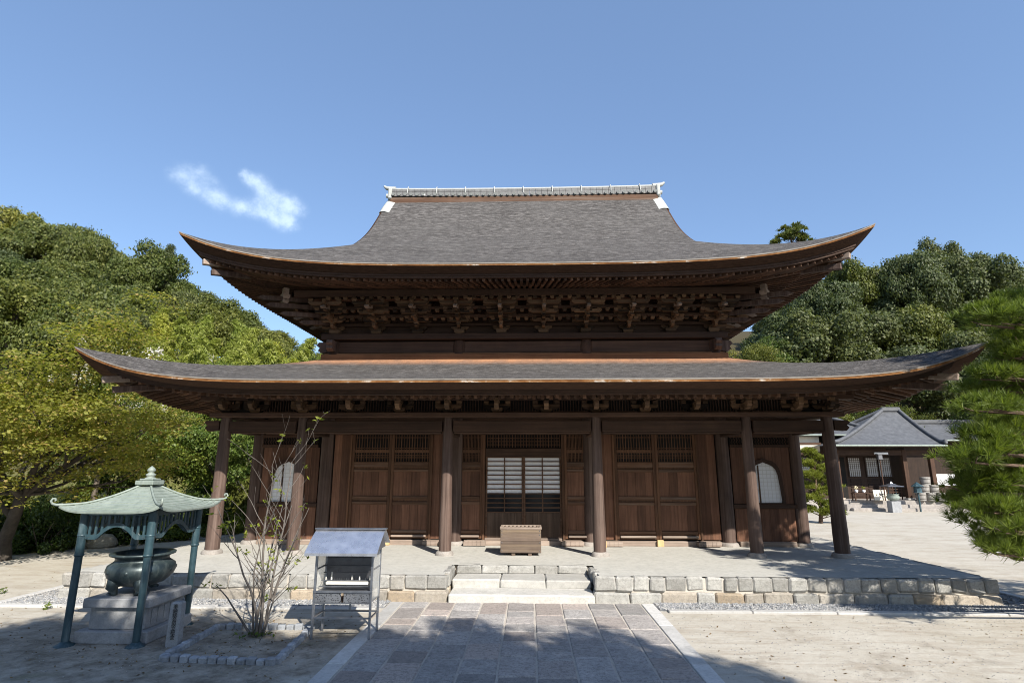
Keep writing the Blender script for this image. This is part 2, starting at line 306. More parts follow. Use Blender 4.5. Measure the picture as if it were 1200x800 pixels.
# ------------------------------------------------------------------ mesh helpers
class MB:
    def __init__(s): s.V = []; s.F = []; s.R = []; s.I = []; s.S = []; s.A = None
    def add(s, vs, fs, rnd=None, mi=0, smooth=False, M=None):
        o = len(s.V); r = rng.random() if rnd is None else rnd
        if M is not None: vs = [M @ Vector(v) for v in vs]
        s.V += [tuple(v) for v in vs]
        for f in fs: s.F.append([i + o for i in f]); s.R.append(r); s.I.append(mi); s.S.append(smooth)
        return s
    def hull(s, vs, fs, **k):
        c = sum((Vector(v) for v in vs), Vector()) / len(vs); out = []
        for f in fs:
            p = [Vector(vs[i]) for i in f]; n = Vector()
            for i in range(len(p)): n += p[i].cross(p[(i + 1) % len(p)])
            fc = sum(p, Vector()) / len(p)
            out.append(f if n.dot(fc - c) >= 0 else f[::-1])
        return s.add(vs, out, **k)
    def box(s, c, sz, ch=0., M=None, jit=0., **k):
        h = [x / 2 for x in sz]; ch = min(ch, min(h) * .6)
        T = Matrix.Translation(c) if M is None else M @ Matrix.Translation(c)
        cs = [(a, b, d) for a in (-1, 1) for b in (-1, 1) for d in (-1, 1)]
        if ch <= 0:
            vs = [(a * h[0], b * h[1], d * h[2]) for a, b, d in cs]
            fs = [(0, 1, 3, 2), (4, 6, 7, 5), (0, 4, 5, 1), (2, 3, 7, 6), (0, 2, 6, 4), (1, 5, 7, 3)]
            return s.hull(vs, fs, M=T, **k)
        vs = [tuple(sg * (h[j] - (0 if j == ax else ch)) for j, sg in enumerate(c_)) for c_ in cs for ax in range(3)]
        if jit:
            jj = [(rng.uniform(-jit, jit), rng.uniform(-jit, jit) * .8, rng.uniform(-jit, jit) * .8) for _ in cs]
            vs = [(v[0] + jj[i // 3][0], v[1] + jj[i // 3][1], v[2] + jj[i // 3][2]) for i, v in enumerate(vs)]
        idx = {c_: i for i, c_ in enumerate(cs)}; fs = []
        for ax in range(3):
            o1, o2 = [j for j in range(3) if j != ax]
            for sg in (-1, 1):
                q = []
                for a, b in ((-1, -1), (1, -1), (1, 1), (-1, 1)):
                    t = [0, 0, 0]; t[ax] = sg; t[o1] = a; t[o2] = b; q.append(idx[tuple(t)] * 3 + ax)
                fs.append(q)
            for a in (-1, 1):
                for b in (-1, 1):
                    t0 = [0, 0, 0]; t0[ax] = -1; t0[o1] = a; t0[o2] = b; t1 = list(t0); t1[ax] = 1
                    i0, i1 = idx[tuple(t0)] * 3, idx[tuple(t1)] * 3
                    fs.append([i0 + o1, i1 + o1, i1 + o2, i0 + o2])
        for i in range(8): fs.append([i * 3, i * 3 + 1, i * 3 + 2])
        return s.hull(vs, fs, M=T, **k)
    def b2(s, x0, x1, y0, y1, z0, z1, ch=0., **k):
        return s.box(((x0 + x1) / 2, (y0 + y1) / 2, (z0 + z1) / 2), (x1 - x0, y1 - y0, z1 - z0), ch, **k)
    def beam(s, p, q, w, h, ch=0., up=(0, 0, 1), **k):
        p, q = Vector(p), Vector(q); d = (q - p); L = d.length; d.normalize(); x = d.cross(Vector(up)).normalized(); u = x.cross(d)
        M = Matrix((( d.x, x.x, u.x, (p.x + q.x) / 2), (d.y, x.y, u.y, (p.y + q.y) / 2), (d.z, x.z, u.z, (p.z + q.z) / 2), (0, 0, 0, 1)))
        return s.box((0, 0, 0), (L, w, h), ch, M=M, **k)
    def tube(s, path, rad, n=8, cap=True, smooth=True, **k):
        path = [Vector(p) for p in path]; rad = rad if isinstance(rad, (list, tuple)) else [rad] * len(path)
        vs = []; fs = []; u = None
        for i, p in enumerate(path):
            t = (path[min(i + 1, len(path) - 1)] - path[max(i - 1, 0)]).normalized()
            if u is None: u = t.cross(Vector((.3, .5, .81)) if abs(t.z) > .5 else Vector((0, 0, 1))).normalized()
            u = (u - t * u.dot(t)).normalized(); w = t.cross(u)
            for j in range(n):
                a = 2 * PI * j / n; vs.append(p + (u * math.cos(a) + w * math.sin(a)) * rad[i])
        for i in range(len(path) - 1):
            for j in range(n): a = i * n + j; b = i * n + (j + 1) % n; fs.append([a, b, b + n, a + n])
        s.add(vs, fs, smooth=smooth, **k)
        if cap:
            o = len(path) - 1
            s.add(vs[:n], [list(range(n))[::-1]], **k); s.add(vs[o * n:], [list(range(n))], **k)
        return s
    def lathe(s, prof, c=(0, 0, 0), n=24, mod=None, smooth=True, **k):
        vs = []; fs = []
        for r, z in prof:
            for j in range(n):
                a = 2 * PI * j / n; rr = r * (mod(a, z) if mod else 1)
                vs.append((c[0] + rr * math.cos(a), c[1] + rr * math.sin(a), c[2] + z))
        for i in range(len(prof) - 1):
            for j in range(n): a = i * n + j; b = i * n + (j + 1) % n; fs.append([a, b, b + n, a + n])
        s.add(vs, fs, smooth=smooth, **k)
        if prof[0][0] > 1e-4: s.add(vs[:n], [list(range(n))[::-1]], **k)
        if prof[-1][0] > 1e-4: s.add(vs[-n:], [list(range(n))], **k)
        return s
    def prism(s, poly, a, d0, d1, M=None, **k):
        """polygon (2-D) extruded along axis a between d0 and d1; the other two axes in xyz order"""
        def mk(p, d): t = list(p); t.insert('xyz'.index(a), d); return tuple(t)
        n = len(poly); ar = sum(poly[i][0] * poly[(i + 1) % n][1] - poly[(i + 1) % n][0] * poly[i][1] for i in range(n))
        flip = (ar > 0) != (a == 'y')          # side of the d0 cap
        vs = [mk(p, d0) for p in poly] + [mk(p, d1) for p in poly]
        fs = [list(range(n))[::-1], [i + n for i in range(n)]] + [[i, (i + 1) % n, (i + 1) % n + n, i + n] for i in range(n)]
        if not flip: fs = [f[::-1] for f in fs]
        return s.add(vs, fs, M=M, **k)
    def grid(s, P, flip=False, smooth=True, **k):
        nu = len(P[0]); vs = [p for row in P for p in row]; fs = []
        for i in range(len(P) - 1):
            for j in range(nu - 1):
                q = [i * nu + j, i * nu + j + 1, (i + 1) * nu + j + 1, (i + 1) * nu + j]; fs.append(q[::-1] if flip else q)
        return s.add(vs, fs, smooth=smooth, **k)
    def build(s, name, mats, parent=None, local=True, **props):
        me = bpy.data.meshes.new(name)
        off = Vector((0, 0, 0))
        if parent is not None and not local: off = parent.location
        me.from_pydata([(v[0] - off.x, v[1] - off.y, v[2] - off.z) for v in s.V], [], s.F)
        for mt in (mats if isinstance(mats, (list, tuple)) else [mats]): me.materials.append(mt)
        me.polygons.foreach_set('use_smooth', s.S); me.polygons.foreach_set('material_index', s.I)
        at = me.attributes.new('rnd', 'FLOAT', 'FACE'); at.data.foreach_set('value', s.R)
        if s.A is not None:
            at = me.attributes.new('red', 'FLOAT', 'POINT'); at.data.foreach_set('value', s.A)
        me.update()
        return link(me, name, parent, **props)
def link(me, name, parent=None, **props):
    o = bpy.data.objects.new(name, me); COL.objects.link(o)
    if parent is not None: o.parent = parent
    for k, v in props.items(): o[k] = v
    return o
def thing(name, label, cat, loc=(0, 0, 0), rz=0., group=None):
    o = bpy.data.objects.new(name, None); COL.objects.link(o); o.location = loc; o.rotation_euler = (0, 0, rz)
    o.empty_display_size = .2; o['label'] = label; o['category'] = cat
    if group: o['group'] = group
    return o
def copy_tree(o, parent=None):
    c = o.copy(); COL.objects.link(c)
    if parent is not None: c.parent = parent
    for ch in [x for x in bpy.data.objects if x.parent == o]: copy_tree(ch, c)
    return c
def quads_mesh(name, P, mat, extra=None):
    """P: (N,4,3) array of separate quads"""
    n = len(P); me = bpy.data.meshes.new(name)
    me.vertices.add(n * 4); me.vertices.foreach_set('co', np.asarray(P, np.float32).reshape(-1))
    me.loops.add(n * 4); me.loops.foreach_set('vertex_index', np.arange(n * 4, dtype=np.int32))
    me.polygons.add(n); me.polygons.foreach_set('loop_start', np.arange(0, n * 4, 4, dtype=np.int32)); me.polygons.foreach_set('loop_total', np.full(n, 4, np.int32))
    me.materials.append(mat); me.update(calc_edges=True); me.validate(); return me
def unit(a): return a / (np.linalg.norm(a, axis=-1, keepdims=True) + 1e-9)
def leaves(p, nrm, size, aspect=.55, jit=.6, droop=0.):
    n = len(p); nr = unit(nrm + nrg.normal(0, jit, (n, 3)))
    t = unit(np.cross(nr, nrg.normal(0, 1, (n, 3)))); b = np.cross(nr, t)
    if droop: b = unit(b + np.array([0, 0, -droop])); t = unit(np.cross(nr, b))
    s = (size * nrg.uniform(.6, 1.35, n))[:, None]
    return np.stack([p - b * s * .5, p + t * s * aspect * .5 - b * s * .05, p + b * s * .5, p - t * s * aspect * .5 - b * s * .05], 1)
def lobe_pts(c, r, n, flat=(1, 1, 1), up=.35):
    d = unit(nrg.normal(0, 1, (n, 3)) + np.array([0, 0, up])); rad = nrg.uniform(.35, 1.0, n) ** .6
    k = nrg.normal(0, 1, (3, 3)); rad = rad * (1 + .16 * np.sin(3.1 * d @ k[0]) + .12 * np.sin(5.3 * d @ k[1]) + .10 * np.sin(8.7 * d @ k[2])) + (nrg.random(n) < .08) * nrg.uniform(0, .35, n)
    return np.asarray(c) + d * rad[:, None] * r * np.asarray(flat), d

def interp(x, tab):
    for (a, b), (c, d) in zip(tab, tab[1:]):
        if x <= c: return b + (d - b) * (x - a) / (c - a)
    return tab[-1][1]
def smooth_tab(tab, n=90):
    xs = [tab[0][0] + (tab[-1][0] - tab[0][0]) * i / n for i in range(n + 1)]; ys = [interp(x, tab) for x in xs]
    for _ in range(60): ys = [ys[0]] + [(ys[i - 1] + 2 * ys[i] + ys[i + 1]) / 4 for i in range(1, n)] + [ys[-1]]
    return list(zip(xs, ys))
m = NT('dark interior behind lattice'); M_DARKGLASS = m.fin((.010, .012, .016), .08, spec=.16)
W_KICK = wood('strongly grained kick boards', (.045, .028, .020), (.155, .104, .075), 'z', 5, var=.15)
# ------------------------------------------------------------------ ground, gravel, kerbs, path
def hill(x, y):
    s = lambda v: np.log1p(np.exp(np.clip(v / 3, -40, 40))) * 3
    hl = .5 * s((-x - 14) * .55 + (y - 25) * .45 - 3); w = 1 / (1 + np.exp(np.clip((x + 4) / 5.0, -40, 40)))
    hr = .62 * s(y - 36) * (1 / (1 + np.exp(np.clip(-(x - 4) / 5.0, -40, 40))))
    return 40 * np.tanh((hl * w + hr) / 40)
xs = np.concatenate([np.linspace(-600, -110, 12), np.linspace(-100, -22, 40), np.linspace(-20, 30, 126), np.linspace(32, 100, 36), np.linspace(115, 600, 12)])
ys = np.concatenate([np.linspace(-300, -40, 8), np.linspace(-36, -12, 13), np.linspace(-11.5, 25, 92), np.linspace(26, 100, 50), np.linspace(110, 600, 12)])
X, Y = np.meshgrid(xs, ys)
Z = G + hill(X, Y)
xb = np.interp(Y, [-20, -2, 1, 5, 9, 14, 30], [-40, -19, -15.5, -14, -12.2, -10.2, -10])
grass = np.clip((xb - X) / 1.6 + .5, 0, 1); grass = np.maximum(grass, np.clip((Y - 33) / 3, 0, 1)); grass = np.maximum(grass, np.clip((Y - 19) / 2, 0, 1) * (X < 9))
soil = np.clip(np.exp(-(((X + 5.0) / 3.2) ** 2 + ((Y + 6.2) / 1.9) ** 2)) * 1.0 + .35 * (X < -2.5) * (Y < -4.2), 0, 1)
soil = np.maximum(soil, .26 * np.exp(-((X - 5) / 5) ** 2 - ((Y + 6) / 2.5) ** 2))
me = bpy.data.meshes.new('ground'); nx = len(xs)
vs = np.stack([X, Y, Z], -1).reshape(-1, 3)
fs = [[r * nx + c, r * nx + c + 1, (r + 1) * nx + c + 1, (r + 1) * nx + c] for r in range(len(ys) - 1) for c in range(nx - 1)]
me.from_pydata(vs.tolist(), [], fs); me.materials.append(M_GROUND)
for nm, a in (('grass', grass), ('soil', soil)):
    at = me.attributes.new(nm, 'FLOAT', 'POINT'); at.data.foreach_set('value', a.reshape(-1).astype(np.float32))
me.polygons.foreach_set('use_smooth', [True] * len(fs)); me.update()
link(me, 'ground', kind='structure')

def kerb_row(mb, p, q, w, h, seg, z0):
    p, q = Vector(p), Vector(q); d = q - p; L = d.length; d.normalize(); n = max(1, round(L / seg))
    for i in range(n):
        a = p + d * (L * i / n + .006); b = p + d * (L * (i + 1) / n - .006)
        mb.beam((a.x, a.y, z0 + h / 2 + rng.uniform(-.004, .004)), (b.x, b.y, z0 + h / 2 + rng.uniform(-.004, .004)), w, h, .012)
mb = MB()
for p, q in (((-10.0, -3.34, 0), (-2.62, -3.34, 0)), ((2.66, -3.34, 0), (10.05, -3.34, 0)), ((-9.86, -3.20, 0), (-9.86, 15, 0)), ((9.96, -3.20, 0), (9.96, 15, 0))):
    kerb_row(mb, p, q, .15, .16, 1.6, G - .12)
mb.build('kerb', M_KERB, kind='structure', label='thin pale granite kerb edging the gravel strip')
# path: nine rows of slabs between long granite borders
mb = MB(); mb.b2(-2.3, 2.34, -17, -2.78, G - .1, G + .006, mi=1)
cw = (2.27 + 2.23) / 9
for i in range(9):
    y = -2.80 - rng.uniform(0, .5)
    y0 = -2.80
    while y0 > -16.5:
        Ln = rng.choice((.4, .5, .6, .72, .85)) * rng.uniform(.9, 1.1)
        x0 = -2.23 + i * cw
        t = Matrix.Translation((x0 + cw / 2, y0 - Ln / 2, G - .025 + rng.uniform(-.003, .004))) @ Matrix.Rotation(rng.uniform(-.006, .006), 4, 'X') @ Matrix.Rotation(rng.uniform(-.006, .006), 4, 'Y')
        mb.box((0, 0, 0), (cw - .026, Ln - .026, .09), .012, M=t, jit=.007)
        y0 -= Ln
for x in (-2.36, 2.40):
    y0 = -2.80
    while y0 > -16.5:
        Ln = rng.uniform(1.5, 2.1); mb.b2(x - .115, x + .115, y0 - Ln + .006, y0 - .006, G - .09, G + .024, .008, mi=2); y0 -= Ln
mb.build('path', [M_SLAB, M_MORTAR, M_KERB], kind='structure', label='stone slab path with pale granite borders')
# gravel
def stones_mesh(name, n, area, smin, smax, mat, z=G):
    base = np.array([[1, 0, 0], [-1, 0, 0], [0, 1, 0], [0, -1, 0], [0, 0, 1], [0, 0, -1]], float)
    fi = np.array([[0, 2, 4], [2, 1, 4], [1, 3, 4], [3, 0, 4], [2, 0, 5], [1, 2, 5], [3, 1, 5], [0, 3, 5]])
    P = []
    for k in range(n):
        x, y = area(); s = nrg.uniform(smin, smax, 3) * (1, 1, .7); a = nrg.uniform(0, 6.28)
        v = base * s * nrg.uniform(.75, 1.25, (6, 1)); ca_, sa_ = math.cos(a), math.sin(a)
        v = np.stack([v[:, 0] * ca_ - v[:, 1] * sa_, v[:, 0] * sa_ + v[:, 1] * ca_, v[:, 2]], 1) + (x, y, z + s[2] * .5); P.append(v)
    me = bpy.data.meshes.new(name); V = np.concatenate(P); F = np.concatenate([fi + 6 * k for k in range(n)])
    me.from_pydata(V.tolist(), [], F.tolist()); me.materials.append(mat)
    at = me.attributes.new('rnd', 'FLOAT', 'FACE'); at.data.foreach_set('value', np.repeat(nrg.random(n), 8).astype(np.float32)); me.update()
    return me
def grav_area():
    r = rng.random()
    if r < .46: return rng.uniform(2.55, 9.9), rng.uniform(-3.26, -2.62)
    if r < .86: return rng.uniform(-9.8, -2.5), rng.uniform(-3.26, -2.62)
    if r < .93: return rng.uniform(-9.8, -9.12), rng.uniform(-3.26, 2)
    return rng.uniform(9.1, 9.9), rng.uniform(-3.26, 2)
link(stones_mesh('gravel', 14000, grav_area, .010, .030, M_PEB, G + .012), 'gravel', kind='stuff', label='grey gravel strip along the foot of the stone platform')
mb = MB()
for a in ((2.53, 9.88, -3.27, -2.6), (-9.78, -2.5, -3.27, -2.6), (-9.78, -9.0, -2.6, 14.9), (9.0, 9.88, -2.6, 14.9)): mb.b2(*a, G - .05, G + .008)
mb.build('gravel_bed', M_PEB, kind='structure')
def peb_area():
    r = rng.random()
    if r < .5: return rng.gauss(-5.0, 2.2), rng.gauss(-5.8, 1.0)
    return rng.uniform(2.6, 10), rng.uniform(-8, -3.6)
def peb_ok():
    while True:
        x, y = peb_area()
        if not (-2.5 < x < 2.55) and y < -3.5: return x, y
link(stones_mesh('pebbles', 2600, peb_ok, .004, .012, M_PEB, G), 'pebbles', kind='stuff', label='small loose pebbles scattered on the sandy ground')

# ------------------------------------------------------------------ stone platform
plat = thing('stone_platform', 'low stone platform of two rough courses with broad steps under the temple hall', 'platform')
XL, XR, YF, YB = -9.12, 9.07, -2.67, 14.9
mb = MB()
def floor_sheet(mb, x0, x1, y0, y1, st=.3):
    nx_ = max(2, int((x1 - x0) / st)); ny_ = max(2, int((y1 - y0) / st))
    mb.grid([[(x0 + (x1 - x0) * i / nx_, y0 + (y1 - y0) * j / ny_, 0) for i in range(nx_ + 1)] for j in range(ny_ + 1)], rnd=.3)
floor_sheet(mb, XL + .1, XR - .1, -1.40, YB - .1, .5); floor_sheet(mb, XL + .1, -1.50, YF + .1, -1.40); floor_sheet(mb, 1.54, XR - .1, YF + .1, -1.40)
mb.build('earth_floor', M_FLOOR, plat)
mb = MB(); mb.b2(XL + .04, XR - .04, -1.3, YB - .1, G - .1, -.03); mb.b2(XL + .04, -1.47, YF + .045, -1.31, G - .1, -.03); mb.b2(1.50, XR - .04, YF + .045, -1.31, G - .1, -.03)
mb.build('core', M_MORTAR, plat)
def course(mb, x0, x1, z0, z1, lo, hi, along, face, depth=.34, sgn=1):
    a = x0
    while a < x1 - .05:
        w = rng.uniform(lo, hi)
        if x1 - a - w < lo * .7: w = x1 - a
        j = rng.uniform(-.018, .018); dz = rng.uniform(-.012, .006)
        T = Matrix.Rotation(rng.uniform(-.012, .012), 4, 'Z')
        sz = (w - .012, depth, z1 - z0 - .010 + dz)
        if along == 'x': c = Matrix.Translation((a + w / 2, face + sgn * (depth / 2 + j), (z0 + z1) / 2 + dz / 2)) @ T
        else: c = Matrix.Translation((face + sgn * (depth / 2 + j), a + w / 2, (z0 + z1) / 2 + dz / 2)) @ Matrix.Rotation(PI / 2, 4, 'Z') @ T
        r = rng.uniform(0, .62) if z1 > -.1 else rng.uniform(.25, 1)
        mb.box((0, 0, 0), sz, rng.uniform(.02, .045), M=c, rnd=r, jit=.016); a += w
for s in ((XL, -1.42), (1.44, XR)):
    mb = MB(); course(mb, s[0], s[1], -.265, .006, .26, .44, 'x', YF, depth=.17); course(mb, s[0] - .02, s[1] + .02, G - .06, -.272, .34, .72, 'x', YF - .03); mb.build('stone_edging', M_STONE, plat)
for f, sg in ((XL, 1), (XR, -1)):
    mb = MB(); course(mb, YF + .36, YB, -.265, .006, .28, .46, 'y', f, sgn=sg, depth=.17); course(mb, YF + .36, YB, G - .06, -.272, .34, .72, 'y', f - sg * .03, sgn=sg); mb.build('stone_edging', M_STONE, plat)
for x, sg in ((-1.42, -1), (1.44, 1)):
    mb = MB(); course(mb, YF + .35, -1.5, -.265, .006, .3, .45, 'y', x, sgn=sg, depth=.17); course(mb, YF + .35, -1.5, G - .06, -.272, .4, .6, 'y', x, sgn=sg, depth=.3); mb.build('stone_edging', M_STONE, plat)
for nm, y0, y1, zt, zb, lo, hi in (('step', -2.78, -2.12, -.315, G - .05, 2.7, 2.8), ('step', -2.18, -1.44, -.158, -.33, .7, 1.2), ('step', -1.47, -1.18, -.002, -.17, .32, .62)):
    mb = MB(); a = -1.40
    while a < 1.41:
        w = rng.uniform(lo, hi)
        if 1.42 - a - w < lo * .6: w = 1.42 - a
        mb.b2(a + .004, a + w - .004, y0 + rng.uniform(-.012, .012), y1, zb, zt + rng.uniform(-.006, .004), .026, rnd=rng.uniform(0, .8), jit=.012); a += w
    mb.build(nm, M_STEP if zt < -.1 else M_STONE, plat)

# ------------------------------------------------------------------ temple hall
hall = thing('temple_hall', 'large dark timber temple hall with two sweeping bark roofs on the stone platform', 'temple')
XI, XS, XO, YW = 1.87, 5.6, 7.6, 1.9
def col_base(o, x, y, r):
    mb = MB(); mb.lathe([(r * 1.42, -.02), (r * 1.42, .03), (r * 1.3, .075), (r * 1.08, .10)], (x, y, 0), 20, mod=lambda a, z: 1 + .05 * math.sin(a * 3 + x))
    mb.build('base_stone', M_BASE, o)
def column(x, y, r, z1, entasis=.94, matl=None):
    mb = MB(); mb.lathe([(r * .97, .09), (r, .5), (r * (.4 + .6 * entasis), 1.6), (r * (.2 + .8 * entasis), 2.4), (r * entasis, z1 - .5), (r * entasis * .98, z1 - .12), (r * .70, z1)], (x, y, 0), 22)
    o = mb.build('column', matl or W_COL, hall); col_base(o, x, y, r); return o
for x in (-XO, -XS, -XI, XI, XS, XO): column(x, 0, .172 if abs(x) > 7 else .155, 3.34, .80)
for x in (-XO, XO):
    for y in (1.9, 4.0, 6.2, 8.4, 10.5, 12.4): column(x, y, .165, 3.3)
for x in (-XS, -XI, XI, XS): column(x, YW, .185, 3.55)
# beams over the porch
for x0, x1 in ((-XO, -XS), (-XS, -XI), (-XI, XI), (XI, XS), (XS, XO)):
    mb = MB(); n = 1
    mb.b2(x0 + .14, x1 - .14, -.105, .105, 2.945, 3.215, .012); mb.b2(x0 + .165, x1 - .165, -.07, .07, 2.90, 2.943, .01)
    mb.build('beam', W_BEAM_X, hall)
for sx in (-1, 1):                              # beam noses past the corner columns
    mb = MB(); mb.prism([(7.74 * sx, 2.98), (8.02 * sx, 2.96), (8.10 * sx, 3.04), (8.04 * sx, 3.10), (8.13 * sx, 3.17), (8.06 * sx, 3.22), (7.74 * sx, 3.22)], 'y', -.09, .09)
    mb.build('beam_nose', W_BEAM_X, hall)
    mb = MB(); mb.b2(sx * XO - .1, sx * XO + .1, .15, 1.75, 2.945, 3.21, .012); mb.b2(sx * XO - .1, sx * XO + .1, 2.05, 12.3, 2.945, 3.21, .012); mb.build('beam', W_BEAM_Y, hall)
    for x in (sx * XI, sx * XS):                # tie beams from porch columns back to the wall
        mb = MB(); mb.b2(x - .09, x + .09, .16, 1.74, 2.9, 3.2, .012); mb.build('tie_beam', W_BEAM_Y, hall)
mb = MB(); mb.b2(-7.95, 7.95, -.22, .22, 3.30, 3.415, .012); mb.build('plate', W_BEAM_X, hall)
for sx in (-1, 1):
    mb = MB(); mb.b2(sx * XO - .22, sx * XO + .22, .222, 12.6, 3.30, 3.415, .012); mb.build('plate', W_BEAM_Y, hall)
# the vents and boat-shaped brackets on the plate
LOWX = [-7.6] + [-6.84 + .0] + [-5.6 + 1.2433 * i for i in range(10)] + [6.84, 7.6]
def low_bracket(x, y, rot=0.):
    M = Matrix.Translation((x, y, 3.415)) @ Matrix.Rotation(rot, 4, 'Z')
    mb = MB(); mb.prism([(-.34, .17), (-.31, .11), (-.2, .07), (.2, .07), (.31, .11), (.34, .17), (.34, .22), (-.34, .22)], 'y', -.065, .065, M=M)
    mb.prism([(-.42, .20), (-.36, .11), (-.22, .07), (.2, .07), (.2, .18), (-.42, .27)], 'x', -.055, .055, M=M)
    for bx in (-.27, 0, .27): mb.box((bx, 0, .27), (.13, .15, .095), .015, M=M)
    mb.box((0, -.34, .31), (.14, .13, .09), .015, M=M)
    o = mb.build('bracket_set', W_BRK, hall)
    mb = MB(); mb.hull([M @ Vector(v) for v in [(-.09, -.09, 0), (.09, -.09, 0), (.09, .09, 0), (-.09, .09, 0), (-.14, -.14, .06), (.14, -.14, .06), (.14, .14, .06), (-.14, .14, .06), (-.14, -.14, .12), (.14, -.14, .12), (.14, .14, .12), (-.14, .14, .12)]],
                       [(0, 3, 2, 1), (0, 1, 5, 4), (1, 2, 6, 5), (2, 3, 7, 6), (3, 0, 4, 7), (4, 5, 9, 8), (5, 6, 10, 9), (6, 7, 11, 10), (7, 4, 8, 11), (8, 9, 10, 11)])
    mb.build('bearing_block', W_BRK, o)
for x in LOWX: low_bracket(x, 0)
for sx in (-1, 1):
    for y in (1.2, 2.4, 3.6): low_bracket(sx * XO, y, PI / 2 * sx)
for a, b in zip(LOWX[1:-1], LOWX[2:-1]):
    if b - a < .9: continue
    mb = MB()
    mb.b2(a + .18, b - .18, .03, .05, 3.42, 3.86, mi=1)
    for z in (3.435, 3.80): mb.b2(a + .18, b - .18, -.035, .03, z - .022, z + .022)
    n = 13
    for i in range(n): x = a + .2 + (b - a - .4) * i / (n - 1); mb.b2(x - .011, x + .011, -.02, .028, 3.459, 3.777)
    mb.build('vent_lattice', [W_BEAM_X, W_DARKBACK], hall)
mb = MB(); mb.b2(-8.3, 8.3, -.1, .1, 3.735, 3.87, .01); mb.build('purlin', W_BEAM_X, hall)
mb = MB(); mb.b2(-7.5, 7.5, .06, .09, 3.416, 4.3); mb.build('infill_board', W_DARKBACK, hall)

# walls of the ground storey (y = 1.9), behind the porch
fy = YW - .05
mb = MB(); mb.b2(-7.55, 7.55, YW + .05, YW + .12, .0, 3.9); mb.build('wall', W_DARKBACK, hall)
for sx in (-1, 1):
    mb = MB()
    y = 1.95
    while y < 12.3: mb.b2(sx * XO - .04, sx * XO + .04, y + .003, min(y + .3, 12.3) - .003, .16, 2.94); y += .3
    mb.build('side_wall', W_PANEL, hall)
mb = MB()
x = -7.5
while x < 7.5: mb.b2(x + .003, x + .297, 12.36, 12.44, .0, 3.9); x += .3
mb.build('rear_wall', W_PANEL, hall)
def planks(mb, x0, x1, z0, z1, y0, y1, w=.22, **k):
    n = max(1, round((x1 - x0) / w)); xs_ = [x0] + [x0 + (x1 - x0) * (i + rng.uniform(-.12, .12)) / n for i in range(1, n)] + [x1]
    for a, b in zip(xs_, xs_[1:]): mb.b2(a + .0015, b - .0015, y0 + rng.uniform(0, .004), y1, z0, z1, .003, **k)
# lintel and head rail
mb = MB(); mb.b2(-7.4, 7.4, fy - .05, fy + .09, 2.985, 3.25, .01); mb.b2(-7.4, 7.4, fy - .0, fy + .09, 3.26, 3.9); mb.build('lintel', W_BEAM_X, hall)
def leaf(x0, x1):
    yb = fy; st = .075
    mb = MB()
    for a, b in ((x0, x0 + st), (x1 - st, x1)): mb.b2(a, b, yb - .035, yb + .03, .17, 2.98, .006, mi=1)
    for z0, z1, pr_ in ((2.08, 2.225, .028), (1.945, 2.02, .028), (1.20, 1.29, .028), (1.06, 1.145, .028), (.30, .385, .028)):
        mb.b2(x0 + st, x1 - st, yb - pr_, yb + .03, z0, z1, .012)
    mb.b2(x0 + st + .01, x1 - st - .01, yb - .085, yb + .03, .205, .262, .012, mi=2); mb.b2(x0 + st, x1 - st, yb - .03, yb + .03, .17, .203, .005)  # foot strip in paler timber: the sun falling on it is painted in
    o = mb.build('door_leaf', [W_RAIL, W_STILE, W_GREY], hall)
    for z0, z1 in ((2.021, 2.079), (1.291, 1.944), (1.146, 1.199), (.386, 1.059), (.263, .299)):
        if z1 - z0 > .2: mb = MB(); planks(mb, x0 + st, x1 - st, z0, z1, yb, yb + .02); mb.build('door_panel', W_PANEL, o)
        else: mb = MB(); mb.b2(x0 + st, x1 - st, yb + .004, yb + .024, z0, z1); mb.build('rail_groove', W_STILE, o)
    mb = MB(); mb.b2(x0 + st, x1 - st, yb + .03, yb + .04, 2.226, 2.98, mi=1)
    n = 13
    for i in range(n): x = x0 + st + (x1 - x0 - 2 * st) * (i + .5) / n; mb.b2(x - .010, x + .010, yb - .004, yb + .015, 2.226, 2.98)
    for z in (2.90, 2.60): mb.b2(x0 + st, x1 - st, yb + .0155, yb + .028, z - .012, z + .012)
    mb.b2(x0 + st, x1 - st, yb - .012, yb + .012, 2.47, 2.56, .005)
    for z in (2.34, 2.40): mb.b2(x0 + st, x1 - st, yb + .0155, yb + .028, z - .012, z + .012)
    mb.build('lattice', [W_STILE, W_DARKBACK], o)
for x0, x1 in ((-4.86, -3.725), (-3.72, -2.585), (2.565, 3.70), (3.705, 4.84), (-1.80, -1.12), (1.16, 1.82)): leaf(x0, x1)
for a, b in ((-5.38, -4.90), (-2.55, -2.10), (2.10, 2.53), (4.88, 5.38)): mb = MB(); planks(mb, a, b, .16, 2.98, fy + .0, fy + .04, .24); mb.build('plank_wall', W_PANEL, hall)
for x in (-4.88, -2.565, 2.545, 4.86, -1.085, 1.125):
    mb = MB(); mb.b2(x - .035 if abs(x) > 2 else x - .04, x + .018 if abs(x) > 2 else x + .03, fy - .07, fy + .05, .132, 2.98, .006); mb.build('door_post', W_STILE, hall)
# ground sill and pivot blocks
for a, b in ((-7.35, -5.85), (-5.35, -2.10), (-1.62, 1.62), (2.10, 5.35), (5.85, 7.35)):
    mb = MB(); mb.b2(a, b, fy - .10, fy + .1, -.005, .13, .012); mb.build('sill', W_GREY if abs(a) > 2.2 or 1 else W_BEAM_X, hall)
mb = MB()

